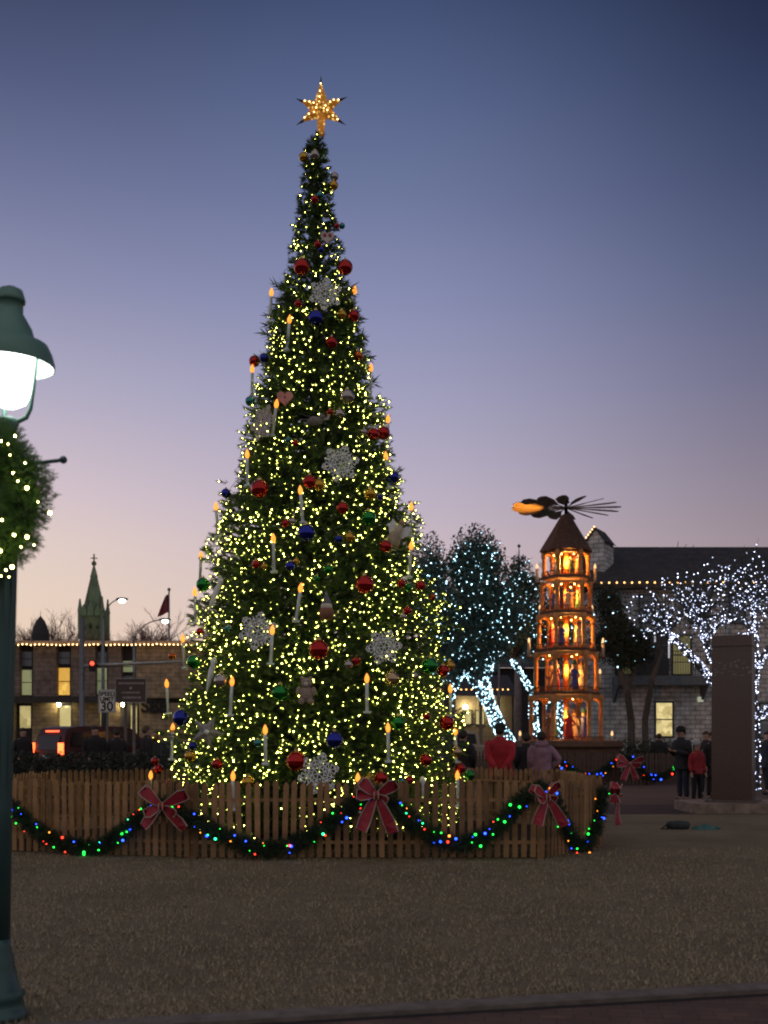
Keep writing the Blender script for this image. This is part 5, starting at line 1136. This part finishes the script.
def person(px, Y, rz, h, label, coat, trousers, hair=(.02,.015,.012), pose='stand', hat=None, hem=.78, hood=False, group=None, arms=None, lean=0., stride=.0, bulk=1.):
    o = E('person', (Xp(px,Y), Y, 0), label, 'person', group, rz); s = h/1.75
    A = {'stand': [((.225,.02,1.14),(.235,-.06,.90)), ((-.225,.02,1.14),(-.235,-.06,.90))],
         'pockets': [((.25,.06,1.15),(.19,-.10,.97)), ((-.25,.06,1.15),(-.19,-.10,.97))],
         'behind': [((.215,.11,1.14),(.06,.23,.91)), ((-.215,.11,1.14),(-.04,.24,.89))],
         'hip': [((-.38,.05,1.16),(-.20,-.06,1.00)), ((.23,.03,1.14),(.20,-.12,.95))],
         'phone': [((.25,-.03,1.14),(.10,-.28,1.20)), ((-.25,-.03,1.14),(-.08,-.28,1.22))],
         'wave': [((.30,-.05,1.20),(.24,-.26,1.30)), ((-.25,.02,1.14),(-.24,-.08,.92))]}[pose]
    V = [(0,0,.95),(0,-.01,1.12),(0,-.01,1.32),(0,.0,1.46),(0,-.005,1.53),(0,-.015,1.60),(0,-.01,1.68)]; rr = [.10,.085,.095,.06,.052,.082,.078]; e = [(0,1),(1,2),(2,3),(3,4),(4,5),(5,6)]
    def add(v, r, p): V.append(v); rr.append(r); e.append((p, len(V)-1)); return len(V)-1
    add((0,-.105,1.605), .014, 5)                      # nose
    for sx in (-1,1): add((sx*.086,.005,1.62), .016, 5)  # ears
    for i, ((ex, ey, ez), (wx, wy, wz)) in enumerate(A):
        sx = 1 if ex > 0 else -1; a = add((sx*.175,0,1.41), .045, 3); b_ = add((ex,ey,ez), .036, a); w_ = add((wx,wy,wz), .029, b_)
        d = (Vector((wx,wy,wz))-Vector((ex,ey,ez))).normalized(); sd_ = d.cross(Vector((0,1,0)) if abs(d.y) < .8 else Vector((0,0,1))).normalized(); pl = Vector((wx,wy,wz))+d*.06; pm_ = add(tuple(pl), .030, w_)
        for k, (off_, ln) in enumerate(((-.026,.055),(-.009,.068),(.009,.064),(.026,.050))):
            t1 = pl+d*.035+sd_*off_; t2 = t1+d*ln*.5+Vector((0,-.008,0)); t3 = t2+d*ln*.4+Vector((0,-.016,0)); q1 = add(tuple(t1), .010, pm_); q2 = add(tuple(t2), .009, q1); add(tuple(t3), .007, q2)
        th1 = pl-d*.02+sd_*.040; th2 = th1+d*.03+sd_*.012; q1 = add(tuple(th1), .011, pm_); add(tuple(th2), .009, q1)
    for sx in (-1,1):
        a = add((sx*.09,0,.90), .07, 0); st_ = stride*sx; k = add((sx*.10,-.02-st_*.5,.50), .052, a); f_ = add((sx*.105,.02-st_,.09), .038, k); add((sx*.12,-.13-st_,.04), .032, f_)
    sc = lambda L2: [(x*s, y*s-lean*max(0,z-.9), z*s) for x, y, z in L2]
    skin_mesh('body', sc(V), e, [r*s for r in rr], skinm, o)
    # coat: a shaped body with two sleeves
    cmat = mat('coat_%d_%d_%d' % tuple(int(c*999) for c in coat), coat, .85, var=.25, scale=7, bump=.7, bscale=9)
    b = MB(); vs = []; n = 20; ringz = [(hem-.005,.205),(hem,.222),(hem+.04,.218),(.97,.195),(1.06,.190),(1.18,.200),(1.30,.218),(1.37,.222),(1.415,.205),(1.45,.155),(1.475,.105),(1.51,.085),(1.53,.075)]
    for q_, (z, rx) in enumerate(ringz):
        for k in range(n):
            a = 2*math.pi*k/n; fold = 1+.035*math.sin(5*a+z*6)*(1 if q_ < 7 else 0); vs.append((math.cos(a)*rx*bulk*fold, math.sin(a)*rx*(.66 if z < 1.44 else .85)*bulk*fold-.005, z))
    b.add(vs, [(q_*n+k, q_*n+(k+1)%n, (q_+1)*n+(k+1)%n, (q_+1)*n+k) for q_ in range(len(ringz)-1) for k in range(n)]+[tuple(range(n-1,-1,-1)), tuple(range((len(ringz)-1)*n, len(ringz)*n))])
    b.v = sc(b.v); B('coat', b, cmat, o, True)
    for (ex, ey, ez), (wx, wy, wz) in A:
        sx = 1 if ex > 0 else -1; s0 = Vector((sx*.165*bulk, 0, 1.40)); e0 = Vector((ex, ey, ez)); w0 = Vector((wx, wy, wz)); b = MB()
        pts = [s0+Vector((-sx*.03,0,.02)), s0+Vector((sx*.015,0,-.02)), s0.lerp(e0,.45)+Vector((sx*.012,0,0)), e0+(s0-e0)*.10, e0+(w0-e0)*.10, e0.lerp(w0,.55), w0+(w0-e0)*.02]
        b.tube([Vector(q_) for q_ in sc([tuple(p) for p in pts])], [x*s*bulk for x in (.066,.076,.070,.062,.060,.054,.045)], 12); B('sleeve', b, cmat, o, True)
    if hood:
        b = MB(); b.ball((0,.075,1.49), .12, 8, (1.25,.8,.75)); b.v = sc(b.v); B('hood', b, mat('coat_%d_%d_%d' % tuple(int(c*999) for c in coat), coat), o, True)
    V3 = [(0,0,.93)]; r3 = [.135]; e3 = []
    for sx in (-1,1):
        st_ = stride*sx; n0 = len(V3); V3 += [(sx*.09,0,.86),(sx*.10,-.015-st_*.5,.50),(sx*.105,.02-st_,.12)]; r3 += [.105,.078,.06]; e3 += [(0,n0),(n0,n0+1),(n0+1,n0+2)]
    skin_mesh('trousers', sc(V3), e3, [r*s for r in r3], mat('trousers_%d_%d_%d' % tuple(int(c*999) for c in trousers), trousers, .9, var=.2), o)
    for sx in (-1,1):
        st_ = stride*sx; b = MB(); b.ball((sx*.112,-.06-st_,.055), .055, 8, (.95,2.2,.95)); b.v = sc(b.v); B('shoe', b, mat('shoe_dark', (.02,.018,.016), .6), o, True)
        b = MB(); b.ball((sx*.032,-.095,1.635), .011, 6); b.v = sc(b.v); B('eye', b, blackm, o, True)
    b = MB(); b.ball((0,.018,1.665), .104, 12, (.92,1.0,.98)); b.v = [(x, y+(.0 if z > 1.64 else .02), z) for x, y, z in b.v if True]
    b.v = [(x, (y if (y > -.035 or z > 1.685) else -.035+(y+.035)*.15), z) for x, y, z in b.v]; b.v = sc(b.v); B('hair', b, mat('hair_%d' % int(hair[0]*999), hair, .7, var=.3, scale=40), o, True)
    if hat:
        b = MB(); b.lathe([(.108,1.66),(.112,1.70),(.095,1.76),(.05,1.795),(.005,1.80)], 16); b.v = [(x, y+.005, z) for x, y, z in b.v]
        if hat[1]: b.add([(-.09,-.08,1.672),(.09,-.08,1.672),(.06,-.19,1.655),(-.06,-.19,1.655),(-.09,-.08,1.684),(.09,-.08,1.684),(.06,-.19,1.662),(-.06,-.19,1.662)], [(0,3,2,1),(4,5,6,7),(2,3,7,6),(0,4,7,3),(1,2,6,5)])
        b.v = sc(b.v); B('hat', b, mat('hat_%d_%d' % (int(hat[0][0]*999), int(hat[0][2]*999)), hat[0], .9, var=.2), o, True)
    return o
blk_ = (.018,.017,.02)
o = person(500,21.6,R(172),1.82,'person in a bright red coat and dark cap with hands clasped behind the back',(.42,.02,.035),blk_,pose='behind',hat=((.02,.02,.03),True),bulk=1.16)
person(541,22.,R(186),1.68,'person in a mauve hooded winter coat with a hand on the hip',(.30,.17,.24),blk_,hair=(.03,.018,.014),pose='hip',hood=True,hem=.66,bulk=1.12)
person(463,22.6,R(160),1.72,'dark dressed person at the left of the red coated person',(.02,.018,.024),blk_,pose='pockets',hem=.7)
person(526,23.6,R(185),1.66,'dark dressed person standing between the red and mauve coats',(.016,.015,.02),blk_,pose='pockets',hem=.7)
person(683,26.3,R(-60),1.80,'tall person in dark jacket and cap holding hands up before the pillar',(.022,.022,.028),(.03,.035,.06),pose='phone',hat=((.015,.015,.02),True),lean=.10,bulk=1.1)
o = person(697,26.0,R(20),1.45,'child in a red vest and grey knitted hat beside the tall capped person',(.30,.02,.03),(.015,.015,.02),pose='stand',hat=((.35,.36,.38),False),hem=.85)
person(706,28.6,R(-20),1.72,'long haired person in dark clothes left of the granite pillar',(.03,.025,.028),blk_,hair=(.05,.03,.02),pose='phone',hem=.72)
person(713,27.0,R(10),1.70,'dark figure half hidden by the left edge of the granite pillar',(.015,.015,.017),blk_,pose='stand',hem=.6)
person(659,37.,R(170),1.68,'dark rounded figure under the lit window behind the pyramid fence',(.018,.018,.02),blk_,pose='pockets',bulk=1.2,hem=.6)
person(767,30.,R(-60),1.72,'dark dressed person walking at the right edge of the plaza',(.015,.016,.02),blk_,pose='stand',stride=.14,hem=.75)
person(95,29.,R(30),1.86,'broad dark silhouetted person before the rear of the parked vehicle',(.016,.014,.016),blk_,pose='pockets',bulk=1.15,hem=.7)
person(117,30.,R(200),1.80,'person in a dark jacket looking down under the speed limit sign',(.022,.02,.022),blk_,pose='phone',lean=.08)
person(147,29.,R(120),1.86,'person in a dark coat beside the left edge of the Christmas tree',(.02,.016,.018),blk_,hair=(.08,.05,.03),pose='pockets',hem=.72)
person(23,31.,R(40),1.82,'dark person standing just right of the lamp post beside the hedge',(.018,.015,.018),blk_,pose='pockets',hem=.7)
